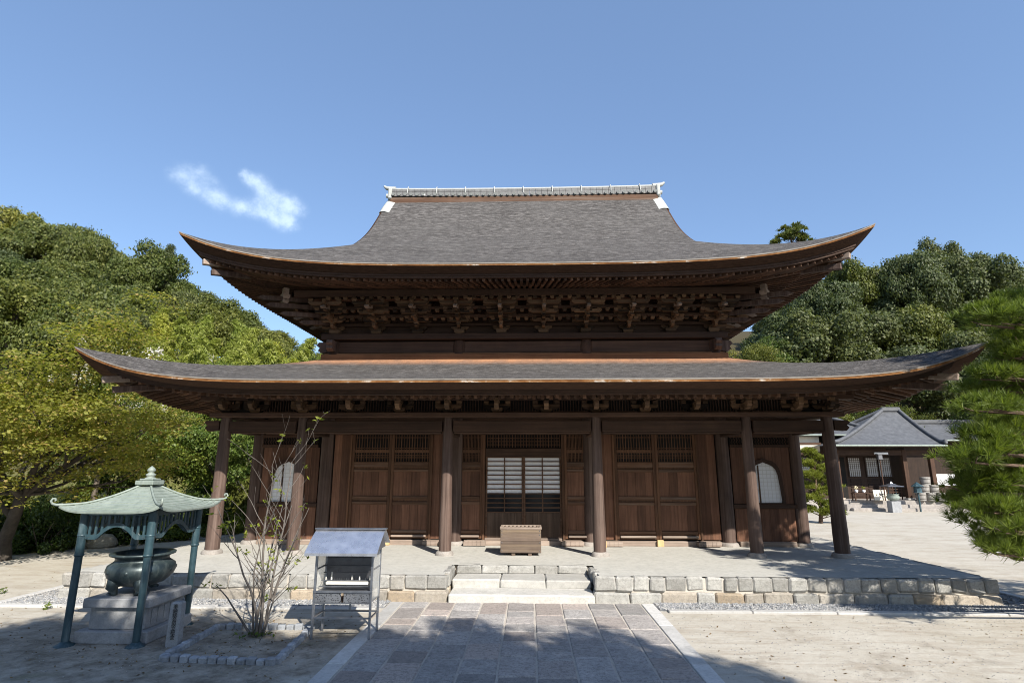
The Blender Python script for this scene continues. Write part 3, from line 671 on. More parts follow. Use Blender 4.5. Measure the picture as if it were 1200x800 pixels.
for x in (-2.42, 2.38, -4.98, 4.98, -1.3, 1.34):
    mb = MB(); mb.prism([(x - .30, .02), (x - .30, .12), (x - .22, .15), (x + .22, .15), (x + .30, .12), (x + .30, .02)], 'y', fy - .30, fy - .102)
    for k in (-.17, -.06, .06, .17): mb.b2(x + k - .006, x + k + .006, fy - .305, fy - .299, .03, .14, rnd=0)
    mb.build('pivot_block', W_GREY, hall)
for x in (-2.16, 2.14, 3.70, -3.72):
    mb = MB(); mb.b2(x - .085, x + .085, fy - .42 if abs(x) < 3 else fy - .19, fy - .25 if abs(x) < 3 else fy - .105, 0, .17, .01); mb.build('wedge_block', W_NEW, hall)
# centre: transom lattice and papered sliding doors
mb = MB(); mb.b2(-1.05, 1.09, fy + .03, fy + .04, 2.6, 2.98, mi=1)
for i in range(27): x = -1.0 + 2.05 * i / 26; mb.b2(x - .012, x + .012, fy - .02, fy + .01, 2.62, 2.98)
for z in (2.70, 2.79, 2.88): mb.b2(-1.02, 1.06, fy + .011, fy + .028, z - .010, z + .010)
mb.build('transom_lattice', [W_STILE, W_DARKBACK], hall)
mb = MB(); mb.b2(-1.05, 1.09, fy - .06, fy + .04, 2.37, 2.60, .01); mb.build('transom_beam', W_BEAM_X, hall)
mb = MB(); mb.b2(-1.05, 1.09, fy - .03, fy + .05, .131, .185, .006); mb.build('threshold', W_GREY, hall)
for x0, x1, dy in ((-1.04, .02, .0), (.02, 1.08, .02)):
    yb = fy + dy; mb = MB()
    for a, b in ((x0, x0 + .05), (x1 - .05, x1)): mb.b2(a, b, yb - .02, yb + .018, .19, 2.365, .004)
    mb.b2((x0 + x1) / 2 - .016, (x0 + x1) / 2 + .016, yb - .018, yb + .012, .86, 2.365)
    z = .86
    zs = [.862 + .1245 * i for i in range(12)] + [2.345]
    for z in zs: mb.b2(x0 + .05, x1 - .05, yb - .012, yb + .010, z - .015, z + .015)
    o = mb.build('sliding_door', W_RAIL, hall)
    mb = MB(); mb.b2(x0 + .05, x1 - .05, yb + .012, yb + .016, 1.375, 2.36); mb.build('paper', M_PAPER, o)
    mb = MB(); mb.b2(x0 + .05, x1 - .05, yb + .012, yb + .0165, .86, 1.372); mb.build('dark_pane', M_DARKGLASS, o)
    mb = MB(); planks(mb, x0 + .05, x1 - .05, .19, .845, yb - .004, yb + .012, .2); mb.build('door_panel', W_KICK, o)
# bell-shaped windows in the corner bays
bell = [(.44, 1.12), (.42, 1.45), (.40, 1.72), (.375, 1.90), (.33, 2.02), (.26, 2.105), (.17, 2.155), (.08, 2.185), (0, 2.225)]
for sx in (-1, 1):
    xc = sx * 6.66
    mb = MB(); planks(mb, xc - .86 if sx > 0 else xc - .76, xc + .76 if sx > 0 else xc + .86, 1.10, 2.62, fy + .0, fy + .04, .23); planks(mb, xc - .86 if sx > 0 else xc - .76, xc + .76 if sx > 0 else xc + .86, .13, .98, fy + .0, fy + .04, .23)
    mb.build('plank_wall', W_PANEL, hall)
    mb = MB(); mb.b2(xc - .9, xc + .9, fy - .06, fy + .04, .985, 1.095, .012); mb.build('rail', W_BEAM_X, hall)
    mb = MB(); mb.b2(xc - .86, xc + .80, fy + .025, fy + .035, 2.64, 2.96, mi=1); mb.b2(xc - .86, xc + .80, fy - .03, fy + .024, 2.625, 2.70, .006); mb.b2(xc - .86, xc + .80, fy - .03, fy + .024, 2.90, 2.98, .006)
    for i in range(22):
        x = xc - .80 + 1.56 * i / 21; mb.tube([(x + .018 * math.sin(k * PI / 2), fy - .005, 2.70 + .2 * k / 8) for k in range(9)], .013, 4, smooth=False)
    mb.build('wave_lattice', [W_BEAM_Z, W_DARKBACK], hall)
    inner = [(xc + x, z) for x, z in bell] + [(xc - x, z) for x, z in bell[-2::-1]]
    outer = [(xc + x * 1.0 + (.085 if x > .2 else .085 * x / .2), z + (.10 if x < .2 else .10 * (1 - (x - .2) / .23))) for x, z in bell]
    outer = [(x, z) for x, z in outer]; outer[0] = (outer[0][0], 1.10)
    outer = outer + [(2 * xc - x, z) for x, z in outer[-2::-1]]
    mb = MB(); n = len(inner)
    vs = [(x, y, z) for y in (fy - .05, fy - .002) for P in (inner, outer) for x, z in P]; fsx = []
    for i in range(n - 1):
        a, b = i, i + 1
        fsx += [[a, b, b + n, a + n], [a, a + 2 * n, b + 2 * n, b], [a + n, b + n, b + 3 * n, a + 3 * n]]
    mb.add(vs, fsx); mb.b2(xc - .53, xc + .53, fy - .075, fy - .003, 1.096, 1.135, .006)
    mb.b2(xc - .145 - .018, xc - .145 + .018, fy - .03, fy - .013, 1.136, 2.14)
    o = mb.build('bell_window', W_BEAM_Z, hall)
    mb = MB(); mb.prism([(x, max(z, 1.136)) for x, z in inner], 'y', fy - .012, fy - .006); mb.build('paper', M_GRIDPAPER, o)
# ------------------------------------------------------------------ upper storey
ZP = 5.92
BLK = None
mb = MB()
for s in ((-5.5, 5.5, 1.95, 2.05), (-5.5, 5.5, 10.35, 10.45), (-5.5, -5.4, 2.05, 10.35), (5.4, 5.5, 2.05, 10.35)): mb.b2(*s, 4.6, 7.6)
mb.build('upper_wall', W_BEAM_X, hall)
for x in (-XS, -XI, XI, XS):
    mb = MB(); mb.lathe([(.20, 4.7), (.20, 5.56), (.185, 5.66), (.15, 5.735)], (x, YW, 0), 20); mb.build('upper_column', W_BEAM_Z, hall)
for a, b in ((-XS, -XI), (-XI, XI), (XI, XS)):
    mb = MB(); mb.b2(a + .15, b - .15, YW - .10, YW + .06, 5.36, 5.70, .012); mb.build('beam', W_BEAM_X, hall)
mb = MB(); mb.b2(-5.95, 5.95, YW - .24, YW + .2, 5.742, ZP, .012); mb.build('plate', W_BEAM_X, hall)
for sx in (-1, 1):
    mb = MB(); mb.b2(sx * XS - .2, sx * XS + .24 * 1, YW + .202, 10.6, 5.742, ZP, .012); mb.build('plate', W_BEAM_Y, hall)
    mb = MB(); mb.b2(sx * XS - .08, sx * XS + .08, YW + .15, 10.4, 5.36, 5.70, .012); mb.build('beam', W_BEAM_Y, hall)
    for y in (4.05, 6.2, 8.35, 10.5): mb = MB(); mb.lathe([(.20, 4.7), (.20, 5.56), (.15, 5.735)], (sx * XS, y, 0), 16); mb.build('upper_column', W_BEAM_Z, hall)
    mb = MB(); mb.prism([(sx * 5.75, 5.40), (sx * 5.95, 5.36), (sx * 6.08, 5.44), (sx * 6.03, 5.52), (sx * 6.13, 5.60), (sx * 6.06, 5.69), (sx * 5.75, 5.69)], 'y', YW - .09, YW + .09); mb.build('beam_nose', W_COL, hall)
    mb = MB(); mb.prism([(YW - .15, 5.40), (YW - .35, 5.36), (YW - .48, 5.44), (YW - .43, 5.52), (YW - .53, 5.60), (YW - .46, 5.69), (YW - .15, 5.69)], 'x', sx * XS - .09, sx * XS + .09); mb.build('beam_nose', W_COL, hall)
mb = MB(); mb.b2(-5.9, 5.9, YW - .30, YW - .01, 5.10, 5.29, .012); mb.b2(-5.85, 5.85, YW - .16, YW - .02, 5.293, 5.345, .01); mb.build('roof_abutment', W_ABUT, hall)
for sx in (-1, 1): mb = MB(); mb.b2(sx * 5.75 - .15, sx * 5.75 + .15, YW + .0, 10.8, 5.10, 5.29, .012); mb.build('roof_abutment', W_BEAM_Y, hall)

def bearing(mb, M, w, h, y=0., z=0., x=0.):
    a, b = w * .34, w * .5
    vs = [(x + p * q, y + r_ * q, z + k) for q, k in ((a, 0), (b, h * .42), (b, h)) for p, r_ in ((-1, -1), (1, -1), (1, 1), (-1, 1))]
    fs = [(3, 2, 1, 0)] + [(i + o, (i + 1) % 4 + o, (i + 1) % 4 + 4 + o, i + 4 + o) for o in (0, 4) for i in range(4)] + [(8, 9, 10, 11)]
    mb.hull([M @ Vector(v) for v in vs], fs)
def arm(mb, M, x0, x1, y, z, h=.10, w=.085, axis='x'):
    c = .07
    pl = [(x0, z + h * .55), (x0 + c, z), (x1 - c, z), (x1, z + h * .55), (x1, z + h), (x0, z + h)]
    if axis == 'x': mb.prism(pl, 'y', y - w / 2, y + w / 2, M=M)
    else: mb.prism(pl, 'x', y - w / 2, y + w / 2, M=M)
STEP, TIER = .355, .163
def upper_bracket(x, y, rot=0., corner=0, sx=1):
    M = Matrix.Translation((x, y, ZP)) @ Matrix.Rotation(rot, 4, 'Z')
    mb = MB(); o = None
    z0 = .15
    for k in range(4):
        z = z0 + TIER * k
        arm(mb, M, -STEP * (k + 1) - .06 if k < 3 else -STEP * 3 - .14, .12, 0, z + .003 * k, .10, .085, 'y')      # projecting arm (runs to -y)
        for j in range(0, min(k, 3) + 1):
            if k - j > 1: continue
            hw = (.26, .34, .41, .47)[k] if k == j else (.31, .39, .45, .50)[k]
            yy = -STEP * j
            arm(mb, M, -hw, hw, yy, z, .10, .08, 'x')
            for bx in ((-hw + .07), 0, (hw - .07)):
                bearing(mb, M, .135, .085, yy + .001, z + .098, bx)
        bearing(mb, M, .13, .085, -STEP * min(k + 1, 3), z + .098, 0)
    o = mb.build('bracket_set', W_BRK, hall)
    mb = MB(); bearing(mb, M, .30, .155); mb.build('bearing_block', W_BRK, o)
    for z1, yo in ((.50, 1.22), (.30, .88)):
        mb = MB(); p = [(-.1, z1 + .26), (-yo, z1), (-yo - .10, z1 + .03), (-yo - .02, z1 + .09), (-.1, z1 + .36)]
        mb.prism(p, 'x', -.045, .045, M=M); mb.build('tail_rafter', W_GREY if z1 > .4 else W_BRK, o)
for i in range(10): upper_bracket(-5.6 + 11.2 * i / 9, YW)
for sx in (-1, 1):
    for i in range(6): upper_bracket(sx * (XS + (0 if i else .006)), YW + 1.24 * i - (0 if i else .005), PI / 2 * sx)
    M = Matrix.Translation((sx * XS, YW, ZP)) @ Matrix.Rotation(PI / 4 * sx, 4, 'Z')     # diagonal pieces
    for z1, yo, zz in ((.16, 1.0, .0), (.32, 1.55, .03), (.50, 1.95, .08), (.66, 2.2, .12)):
        mb = MB(); p = [(-.05, z1 + zz + .16), (-yo, z1), (-yo - .16, z1 + .05), (-yo - .03, z1 + .12), (-.05, z1 + zz + .29)]
        mb.prism(p, 'x', -.055, .055, M=M); mb.build('corner_tail_rafter', W_COL, hall)
    mb = MB(); bearing(mb, M, .2, .14, -1.6, .80); bearing(mb, M, .17, .1, -1.6, .68); mb.b2(-.07, .07, -1.67, -1.53, .94, 1.12, M=M); mb.build('corner_prop', W_GREY, hall)
for y, z0, z1, nm in ((YW - STEP * 3, 6.79, 6.99, 'purlin'), (YW - STEP * 2, 6.52, 6.60, 'tie_beam'), (YW - STEP, 6.36, 6.45, 'tie_beam'), (YW - .03, 6.18, 6.27, 'tie_beam')):
    mb = MB(); e = 6.5 if nm == 'purlin' else 6.0
    mb.b2(-e, e, y - .055, y + .055, z0, z1, .01); mb.build(nm, W_BEAM_X, hall)
    for sx in (-1, 1):
        xx = sx * (XS + (YW - y)); mb = MB(); mb.b2(xx - .055, xx + .055, y + .057, 9.5, z0, z1, .01); mb.build(nm, W_BEAM_Y, hall)
for i in range(46):
    for y, z0, dx in ((YW - STEP * 3 + .0, 6.70, 0), (YW - STEP * 2, 6.43, .12), (YW - STEP, 6.275, .0)):
        x = -5.5 + 11.0 * i / 45 + dx; 0
        mb = BLK if i or y != YW - STEP * 3 else MB(); BLK = mb; bearing(mb, Matrix.Translation((0, 0, 0)), .115, .085, y, z0, x)
BLK.build('bearing_blocks', W_BRK, hall, kind='stuff')
for y, z0, z1, w in ((YW - STEP * 1.5, 6.60, 6.62, STEP), (YW - STEP * 2.5, 6.74, 6.76, STEP)):
    mb = MB(); mb.b2(-6.1, 6.1, y - w / 2 + .06, y + w / 2 - .06, z0, z1); mb.build('ceiling_board', W_SOFF, hall)

# ------------------------------------------------------------------ the two roofs
class Roof:
    def __init__(s, Xt, Yf, yc, tab, L, p, D, e, gx=None, bow=0.):
        s.bow = bow
        s.Xt, s.Yf, s.yc, s.L, s.p, s.D, s.e, s.gx = Xt, Yf, yc, L, p, D, e, gx; s.Yh = yc - Yf; s.tab = smooth_tab(tab)
    def f(s, d): return interp(d, s.tab)
    def lift(s, u, o): return s.L * abs(u) ** s.p * max(0., 1 - o / s.D) ** s.e
    def half(s, o): return s.Xt - o if s.gx is None else max(s.gx, s.Xt - o)
    def pt(s, side, u, o, z):
        z = z + s.lift(u, o); bw = s.bow * (1 - abs(u) ** 2.6) * max(0., 1 - o / s.D)
        if side == 'f': return (u * s.half(o), s.Yf + o + bw, z)
        if side == 'b': return (-u * s.half(o), 2 * s.yc - s.Yf - o - bw, z)
        if side == 'l': return (-(s.Xt - o - bw), s.yc - u * (s.Yh - o), z)
        return (s.Xt - o - bw, s.yc + u * (s.Yh - o), z)
US = [math.copysign(1 - (1 - abs(t)) ** 1.35, t) for t in [(-1 + 2 * i / 110) for i in range(111)]]
def make_roof(R, name, label, dmax, dside, lip, prof, red0, red1, eave_o):
    top = MB(); A = []
    def sheet(side, n0, d1):
        ds = [d1 * (i / n0) ** 1.15 for i in range(n0 + 1)]
        top.grid([[R.pt(side, u, d, R.f(d)) for u in US] for d in ds], flip=False, rnd=.5)
        for d in ds:
            for u in US: A.append(min(1, max(0, (d - red0) / (red1 - red0))) ** 1.3)
    sheet('f', 70, dmax); sheet('b', 30, dmax); sheet('l', 40, dside); sheet('r', 40, dside)
    top.A = A
    ro = top.build(name, M_BARK, hall, label=label)
    def strip(nm, mat, o0, z0, o1, z1, sides='fblr', us=US):
        mb = MB()
        for sd in sides: mb.grid([[R.pt(sd, u, o0, R.f(0) + z0) for u in us], [R.pt(sd, u, o1, R.f(0) + z1) for u in us]], flip=True, rnd=.5)
        return mb.build(nm, mat, ro)
    strip('lip_board', M_LIPTOP, -.012, .006, -.008, -.02); strip('eave_lip', M_LIP, 0, -.019, .012, -lip)
    strip('bark_edge', M_BARKEDGE, .012, -lip, prof['bo'], prof['bz'])
    mb = MB()
    for sd in 'fblr':
        bo, bz, fz = prof['bo'], prof['bz'], prof['fz']
        mb.grid([[R.pt(sd, u, o, R.f(0) + z) for u in US] for o, z in ((bo + .006, bz), (bo + .03, bz - .002), (bo + .03, bz - .05), (bo + .06, bz - .052), (bo + .06, fz), (bo + .16, fz))], flip=True, smooth=False, rnd=.5)
    mb.build('fascia', W_BEAM_X, ro)
    return ro
RU = Roof(8.73, -1.21, 6.2, [(0, 7.19), (.73, 7.53), (1.32, 7.83), (1.93, 8.14), (2.6, 8.50), (3.3, 8.88), (4.0, 9.33), (4.75, 9.88), (5.4, 10.45), (5.9, 10.98), (6.35, 11.48), (6.8, 11.95), (7.42, 12.5)], .74, 5.4, 3.5, 3.0, 5.35, bow=.5)
RL = Roof(9.95, -2.35, 6.2, [(0, 3.92), (1, 4.15), (2, 4.42), (3, 4.75), (3.75, 5.03), (4.30, 5.26)], .76, 7.6, 4.3, 2.1)
upper = make_roof(RU, 'upper_roof', 'sweeping upper roof of grey brown layered bark', 7.40, 4.1, .06, dict(bo=.30, bz=-.19, fz=-.29), 7.22, 7.42, 0)
lower = make_roof(RL, 'lower_roof', 'broad lower roof of grey bark with a rusty strip along the wall', 4.28, 4.28, .07, dict(bo=.40, bz=-.17, fz=-.28), 3.1, 3.75, 0)

def soffit(R, ro, o0, z0, o1, z1, nm='soffit'):
    mb = MB()
    for sd in 'fblr': mb.grid([[R.pt(sd, u, o0 + (o1 - o0) * t, R.f(0) + z0 + (z1 - z0) * t) for u in US] for t in (0, .35, .7, 1)], flip=True, rnd=.5)
    return mb.build(nm, W_SOFF, ro)
def rafter_mesh(mb, R, sd, u0, o0, z0, u1, o1, z1, w, h):
    p = Vector(R.pt(sd, u0, o0, R.f(0) + z0)); q = Vector(R.pt(sd, u1, o1, R.f(0) + z1))
    mb.beam(p, q, w, h, .006)
def rafters(R, ro, o0, o1, z0, slope, w, h, spacing, fan, sides, single=False):
    rest = MB()
    for sd in sides:
        half = R.Xt - o0 if sd in 'fb' else R.Yh - o0
        n = int(2 * half / spacing)
        for i in range(n + 1):
            a = -half + 2 * half * i / n
            if abs(a) > half - .10: continue
            u0 = a / half; full1 = (R.Xt if sd in 'fb' else R.Yh)
            oe = o1
            if fan: u1 = u0
            else:
                if abs(a) > full1 - o1: oe = full1 - abs(a) - .02      # stops at the hip
                if oe < o0 + .15: continue
                u1 = a / (full1 - oe)
                u1 = max(-1, min(1, u1))
            mb = MB() if single else rest
            rafter_mesh(mb, R, sd, u0, o0, z0, u1, oe, z0 + slope * (oe - o0), w, h)
            if single: mb.build('rafter', W_RAFT, ro)
    if not single and rest.V: return rest.build('rafters', W_RAFT, ro, kind='stuff')
# lower roof: flying tier in front as single rafters, everything else as one mass
soffit(RL, lower, .46, -.235, 1.55, -.05); soffit(RL, lower, 1.36, -.165, 4.3, .46)
rafters(RL, lower, .57, 1.5, -.305, .17, .075, .095, .203, False, 'f', True)
rafters(RL, lower, .57, 1.5, -.305, .17, .075, .095, .203, False, 'blr')
rafters(RL, lower, 1.32, 4.2, -.235, .215, .085, .11, .203, False, 'fblr')
soffit(RU, upper, .36, -.25, 1.45, -.105); soffit(RU, upper, 1.22, -.165, 3.35, .17)
rafters(RU, upper, .44, 1.4, -.315, .13, .07, .09, .165, True, 'fblr')
rafters(RU, upper, 1.18, 3.25, -.235, .15, .085, .105, .165, True, 'fblr')
for R, ro, a, z in ((RL, lower, 1.30, -.165), (RU, upper, 1.16, -.155)):
    mb = MB()
    for sd in 'fblr': mb.grid([[R.pt(sd, u, o, R.f(0) + zz) for u in US] for o, zz in ((a, z + .045), (a, z - .005), (a + .10, z - .003), (a + .10, z + .05))], flip=True, smooth=False, rnd=.5)
    mb.build('rafter_bearer', W_BEAM_X, ro)
# hip rafters at the four corners: two stacked beams with cut ends
for R, ro, oo, zt in ((RL, lower, .41, -.46), (RU, upper, .44, -.33)):
    for sx, sd, su in ((-1, 'f', -1), (1, 'f', 1), (1, 'b', -1), (-1, 'b', 1)):
        for k, (o0, o1, dz, w, h) in enumerate(((oo, 1.25, -.08, .14, .15), (oo + .16, 1.3, -.235, .13, .15))):
            mb = MB(); p = Vector(R.pt(sd, su, o0, R.f(0) + zt + dz)); q = Vector(R.pt(sd, su * .999, o1, R.f(0) + zt + dz + .52 * (o1 - o0)))
            mb.beam(p, q, w, h, .012); mb.build('hip_rafter', W_GREY if k == 0 else W_COL, ro)
# gable ends of the upper roof
for sx in (-1, 1):
    mb = MB(); pl = [(RU.Yf + d, RU.f(d) - .10) for d in [3.9 + 3.5 * i / 24 for i in range(25)]]
    pl = pl + [(2 * RU.yc - y, z) for y, z in pl[-2::-1]]
    mb.prism(pl, 'x', sx * 4.70, sx * 4.78); mb.build('gable_wall', W_PANEL, upper)
    mb = MB(); ds = [3.15 + 4.26 * i / 40 for i in range(41)]
    ring = [(RU.Yf + d, RU.f(d)) for d in ds]; ring = ring + [(2 * RU.yc - y, z) for y, z in ring[-2::-1]]
    g = []
    for dx, dz in ((0.0, .0), (.07, -.03), (.05, -.26), (-.10, -.30), (-.5, -.28)): g.append([(sx * (5.35 + dx), y, z + dz) for y, z in ring])
    mb.grid(g, rnd=.5); mb.build('verge_edge', M_BARKEDGE, upper)
    mb = MB(); g = [[(sx * (5.22 + dx), y, z + dz) for y, z in ring] for dx, dz in ((0, -.30), (.06, -.30), (.06, -.62), (0, -.62))]
    mb.grid(g, smooth=False); mb.build('barge_board', W_COL, upper)
    mb = MB(); g = []                                   # thickened pale cap just under the ridge end
    for dx, dz in ((-.28, .01), (-.1, .055), (.05, .05), (.10, .0), (.09, -.10)): g.append([(sx * (5.35 + dx), RU.Yf + d, RU.f(d) + dz) for d in [6.35 + 1.0 * i / 10 for i in range(11)]])
    mb.grid(g); mb.build('verge_cap', M_CAP, upper)
# ridge: tiled box with round tile ends, end tiles and a pale capping
mb = MB(); zr = 12.50; x1 = 5.28
mb.b2(-x1, x1, 5.98, 6.42, zr - .25, zr + .02, .01, rnd=.2); mb.build('ridge_base', W_RAIL, upper)
def sag(x): return .05 * (abs(x) / x1) ** 2.5
rg = bpy.data.objects
mb = MB(); N_ = 44
for z0, z1, hw in ((.03, .17, .22), (.172, .235, .19), (.237, .30, .195), (.302, .36, .185)):
    for i in range(N_):
        xa, xc_ = -x1 + 2 * x1 * i / N_, -x1 + 2 * x1 * (i + 1) / N_
        mb.b2(xa + .003, xc_ - .003, 6.2 - hw, 6.2 + hw, zr + z0 + sag((xa + xc_) / 2), zr + z1 + sag((xa + xc_) / 2), .006)
ridge = mb.build('ridge', M_RIDGETILE, upper)
for i in range(N_):
    x = -x1 + 2 * x1 * (i + .5) / N_; mb = MB()
    mb.tube([(x, 6.05, zr + .13 + sag(x)), (x, 5.90, zr + .085 + sag(x))], .062, 8, mi=0); mb.build('round_tile', M_TILEEND, upper)
mb = MB()
mb.tube([(x, 6.2, zr + .43 + sag(x)) for x in np.linspace(-x1 - .03, x1 + .03, 24)], .062, 10)
mb.build('ridge_capping', M_CAP, ridge)
for x in np.linspace(-4.6, 4.6, 9): mb = MB(); mb.tube([(x, 5.985, zr + .17 + sag(x)), (x, 5.985, zr + .36 + sag(x)), (x, 6.12, zr + .50 + sag(x))], .02, 6); mb.build('ridge_tie', M_CAP, upper)
for sx in (-1, 1):
    mb = MB()
    mb.b2(sx * x1 - .05 if sx > 0 else -x1 - .09, sx * x1 + .09 if sx > 0 else -x1 + .05, 5.93, 6.47, zr - .03, zr + .44, .03)
    for k, a in enumerate((-.16, .16)): mb.tube([(sx * (x1 + .02), 6.2 + a, zr + .12), (sx * (x1 + .17), 6.2 + a, zr + .12)], .085, 10)
    mb.tube([(sx * (x1 - .15), 6.2, zr + .49), (sx * (x1 + .05), 6.2, zr + .50), (sx * (x1 + .22), 6.2, zr + .545), (sx * (x1 + .33), 6.2, zr + .63)], [.10, .10, .075, .04], 10)
    mb.build('ridge_end_tile', M_CAP, ridge)
# ------------------------------------------------------------------ things on and before the platform
t = thing('offering_box', 'weathered wooden offering box on two short feet before the papered doors', 'offering box', (-.03, .22, 0))
mb = MB()
for z0, z1 in ((.065, .33), (.332, .52), (.522, .60)): mb.b2(-.49, .49, -.30, -.262, z0, z1, .006)
mb.b2(-.46, .46, .262, .30, .065, .60, .006)
for sx in (-1, 1): mb.b2(sx * .455 - .018, sx * .455 + .018, -.26, .26, .065, .60, .006)
mb.b2(-.45, .45, -.26, .26, .068, .10)
mb.build('box_body', W_BOX, t)
mb = MB()
for y in (-.287, .287): mb.b2(-.505, .505, y - .028, y + .028, .603, .655, .008)
for x in (-.478, .478): mb.b2(x - .028, x + .028, -.258, .258, .603, .655, .008)
mb.build('top_frame', W_GREY, t)
for i in range(9):
    x = -.40 + .1 * i; mb = MB(); mb.prism([(x - .032, .61), (x, .655), (x + .032, .61)], 'y', -.258, .258); mb.build('top_slat', W_BOX, t)
for x in (-.18, .22): mb = MB(); mb.b2(x - .045, x + .045, -.28, .28, 0, .063, .006); mb.build('foot', W_BOX, t)
for sx in (-1, 1):
    mb = MB()
    for z in (.12, .30, .48, .57): mb.lathe([(.014, 0), (.010, .006), (.001, .008)], (0, 0, 0), 8, M=Matrix.Translation((sx * .455, -.300, z)) @ Matrix.Rotation(PI / 2, 4, 'X'))
    mb.build('nail_heads', M_STEELDARK, t)

# incense pavilion
PX, PY = -6.025, -5.02
t = thing('incense_pavilion', 'small green copper roofed pavilion on four blue green posts over the large incense burner', 'pavilion', (PX, PY, G))
px_, py_ = .525, .60
for sx in (-1, 1):
    for sy in (-1, 1):
        mb = MB(); mb.tube([(sx * px_, sy * py_, .03), (sx * px_, sy * py_, 1.24)], .052, 14); mb.tube([(sx * px_, sy * py_, 1.242), (sx * px_, sy * py_, 1.88)], .060, 14)
        for z in (1.22, 1.50): mb.lathe([(.055, 0), (.066, .012), (.066, .028), (.055, .04)], (sx * px_, sy * py_, z), 14)
        o = mb.build('post', M_POST, t)
        mb = MB(); mb.lathe([(.135, 0), (.13, .018), (.085, .035), (.062, .06)], (sx * px_, sy * py_, .0), 8); mb.build('foot_plate', M_POST, o)
        mb = MB()
        for ax in (0, 1):
            d = (-sx, 0) if ax == 0 else (0, -sy)
            mb.tube([(sx * px_ + d[0] * r, sy * py_ + d[1] * r, z) for r, z in ((.05, 1.49), (.10, 1.485), (.15, 1.50), (.19, 1.545), (.21, 1.59))], [.018, .02, .017, .014, .008], 6)
        mb.build('scroll_bracket', M_BRONZE, o)
def frieze(M, L, name='frieze'):
    mb = MB(); mb.b2(-L, L, -.02, .02, 1.80, 1.88, .004, M=M)
    n = int(L * 2 / .085)
    low = lambda x: 1.50 + .14 * max(0, 1 - (abs(x) / (L * .62)) ** 2.2) + .02 * math.cos(x * 9)
    for i in range(n): x = -L + 2 * L * (i + .5) / n; mb.b2(x - .016, x + .016, -.010, .010, low(x) + .03, 1.799, M=M)
    pts = [-L + 2 * L * i / 24 for i in range(25)]
    mb.prism([(x, low(x) - .02) for x in pts] + [(x, low(x) + .045) for x in pts[::-1]], 'y', -.016, .016, M=M)
    mb.build(name, M_POST, t)
for k in range(2):
    for s in (-1, 1):
        frieze(Matrix.Translation((0, s * py_, 0)) if k == 0 else Matrix.Translation((s * px_, 0, 0)) @ Matrix.Rotation(PI / 2, 4, 'Z'), (px_ if k == 0 else py_) - .06)
class PR: pass
PRf = smooth_tab([(0, 1.875), (.3, 1.93), (.6, 2.06), (.85, 2.20), (1.0, 2.285)])
def proof(u, d, side, Xh=.77, Yh=.84):
    z = interp(d, PRf) + .085 * abs(u) ** 5 * max(0, 1 - d) ** 2
    x, y = u * Xh * (1 - d) , -Yh * (1 - d)
    if side == 1: x, y = Xh * (1 - d), u * Yh * (1 - d)
    if side == 2: x, y = -u * Xh * (1 - d), Yh * (1 - d)
    if side == 3: x, y = -Xh * (1 - d), -u * Yh * (1 - d)
    return x, y, z
mb = MB(); us = [-1 + 2 * i / 30 for i in range(31)]
NC = 11
for sd in range(4):
    for c in range(NC):                       # overlapping copper courses
        d0, d1 = c / NC * .91, (c + 1) / NC * .91
        r0 = [proof(u, d0, sd) for u in us]; r1 = [proof(u, d1, sd) for u in us]
        mb.grid([[(x, y, z - .012) for x, y, z in r0], [(x, y, z + .004) for x, y, z in r0], [(x, y, z - .008) for x, y, z in r1]], smooth=False)
    mb.grid([[(x * .995, y * .995, z - .03) for x, y, z in [proof(u, 0, sd) for u in us]], [(x, y, z - .012) for x, y, z in [proof(u, 0, sd) for u in us]]], flip=False)
    mb.grid([[(x * .995, y * .995, z - .03) for x, y, z in [proof(u, 0, sd) for u in us]], [(x * .4, y * .4, 1.92) for x, y, z in [proof(u, 0, sd) for u in us]]], flip=True)
ro = mb.build('roof', M_COPPER, t)
for sx in (-1, 1):
    for sy in (-1, 1):
        mb = MB(); pth = [(sx * .77 * (1 - d), sy * .84 * (1 - d), interp(d, PRf) + .085 * max(0, 1 - d) ** 2 + .012) for d in np.linspace(.9, 0, 14)]
        mb.tube(pth, .018, 6)
        k = math.hypot(.77, .84); dx, dy = .77 / k * sx, .84 / k * sy; b = pth[-1]
        mb.tube([(b[0] + dx * r, b[1] + dy * r, b[2] + z) for r, z in ((-.05, 0), (.03, .0), (.08, .022), (.098, .062), (.08, .092), (.05, .09), (.04, .068), (.055, .056))], [.022, .021, .018, .016, .015, .014, .013, .012], 7)
        mb.build('hip_ridge', M_COPPER, ro)
mb = MB(); mb.box((0, 0, 2.275), (.30, .30, .07), .01); mb.box((0, 0, 2.325), (.22, .22, .03), .01)
mb.lathe([(.085, 2.34), (.07, 2.355), (.045, 2.365), (.07, 2.385), (.075, 2.405), (.045, 2.425), (.03, 2.435), (.058, 2.455), (.062, 2.48), (.04, 2.51), (.004, 2.54)], n=18)
mb.build('finial', M_COPPER, t)

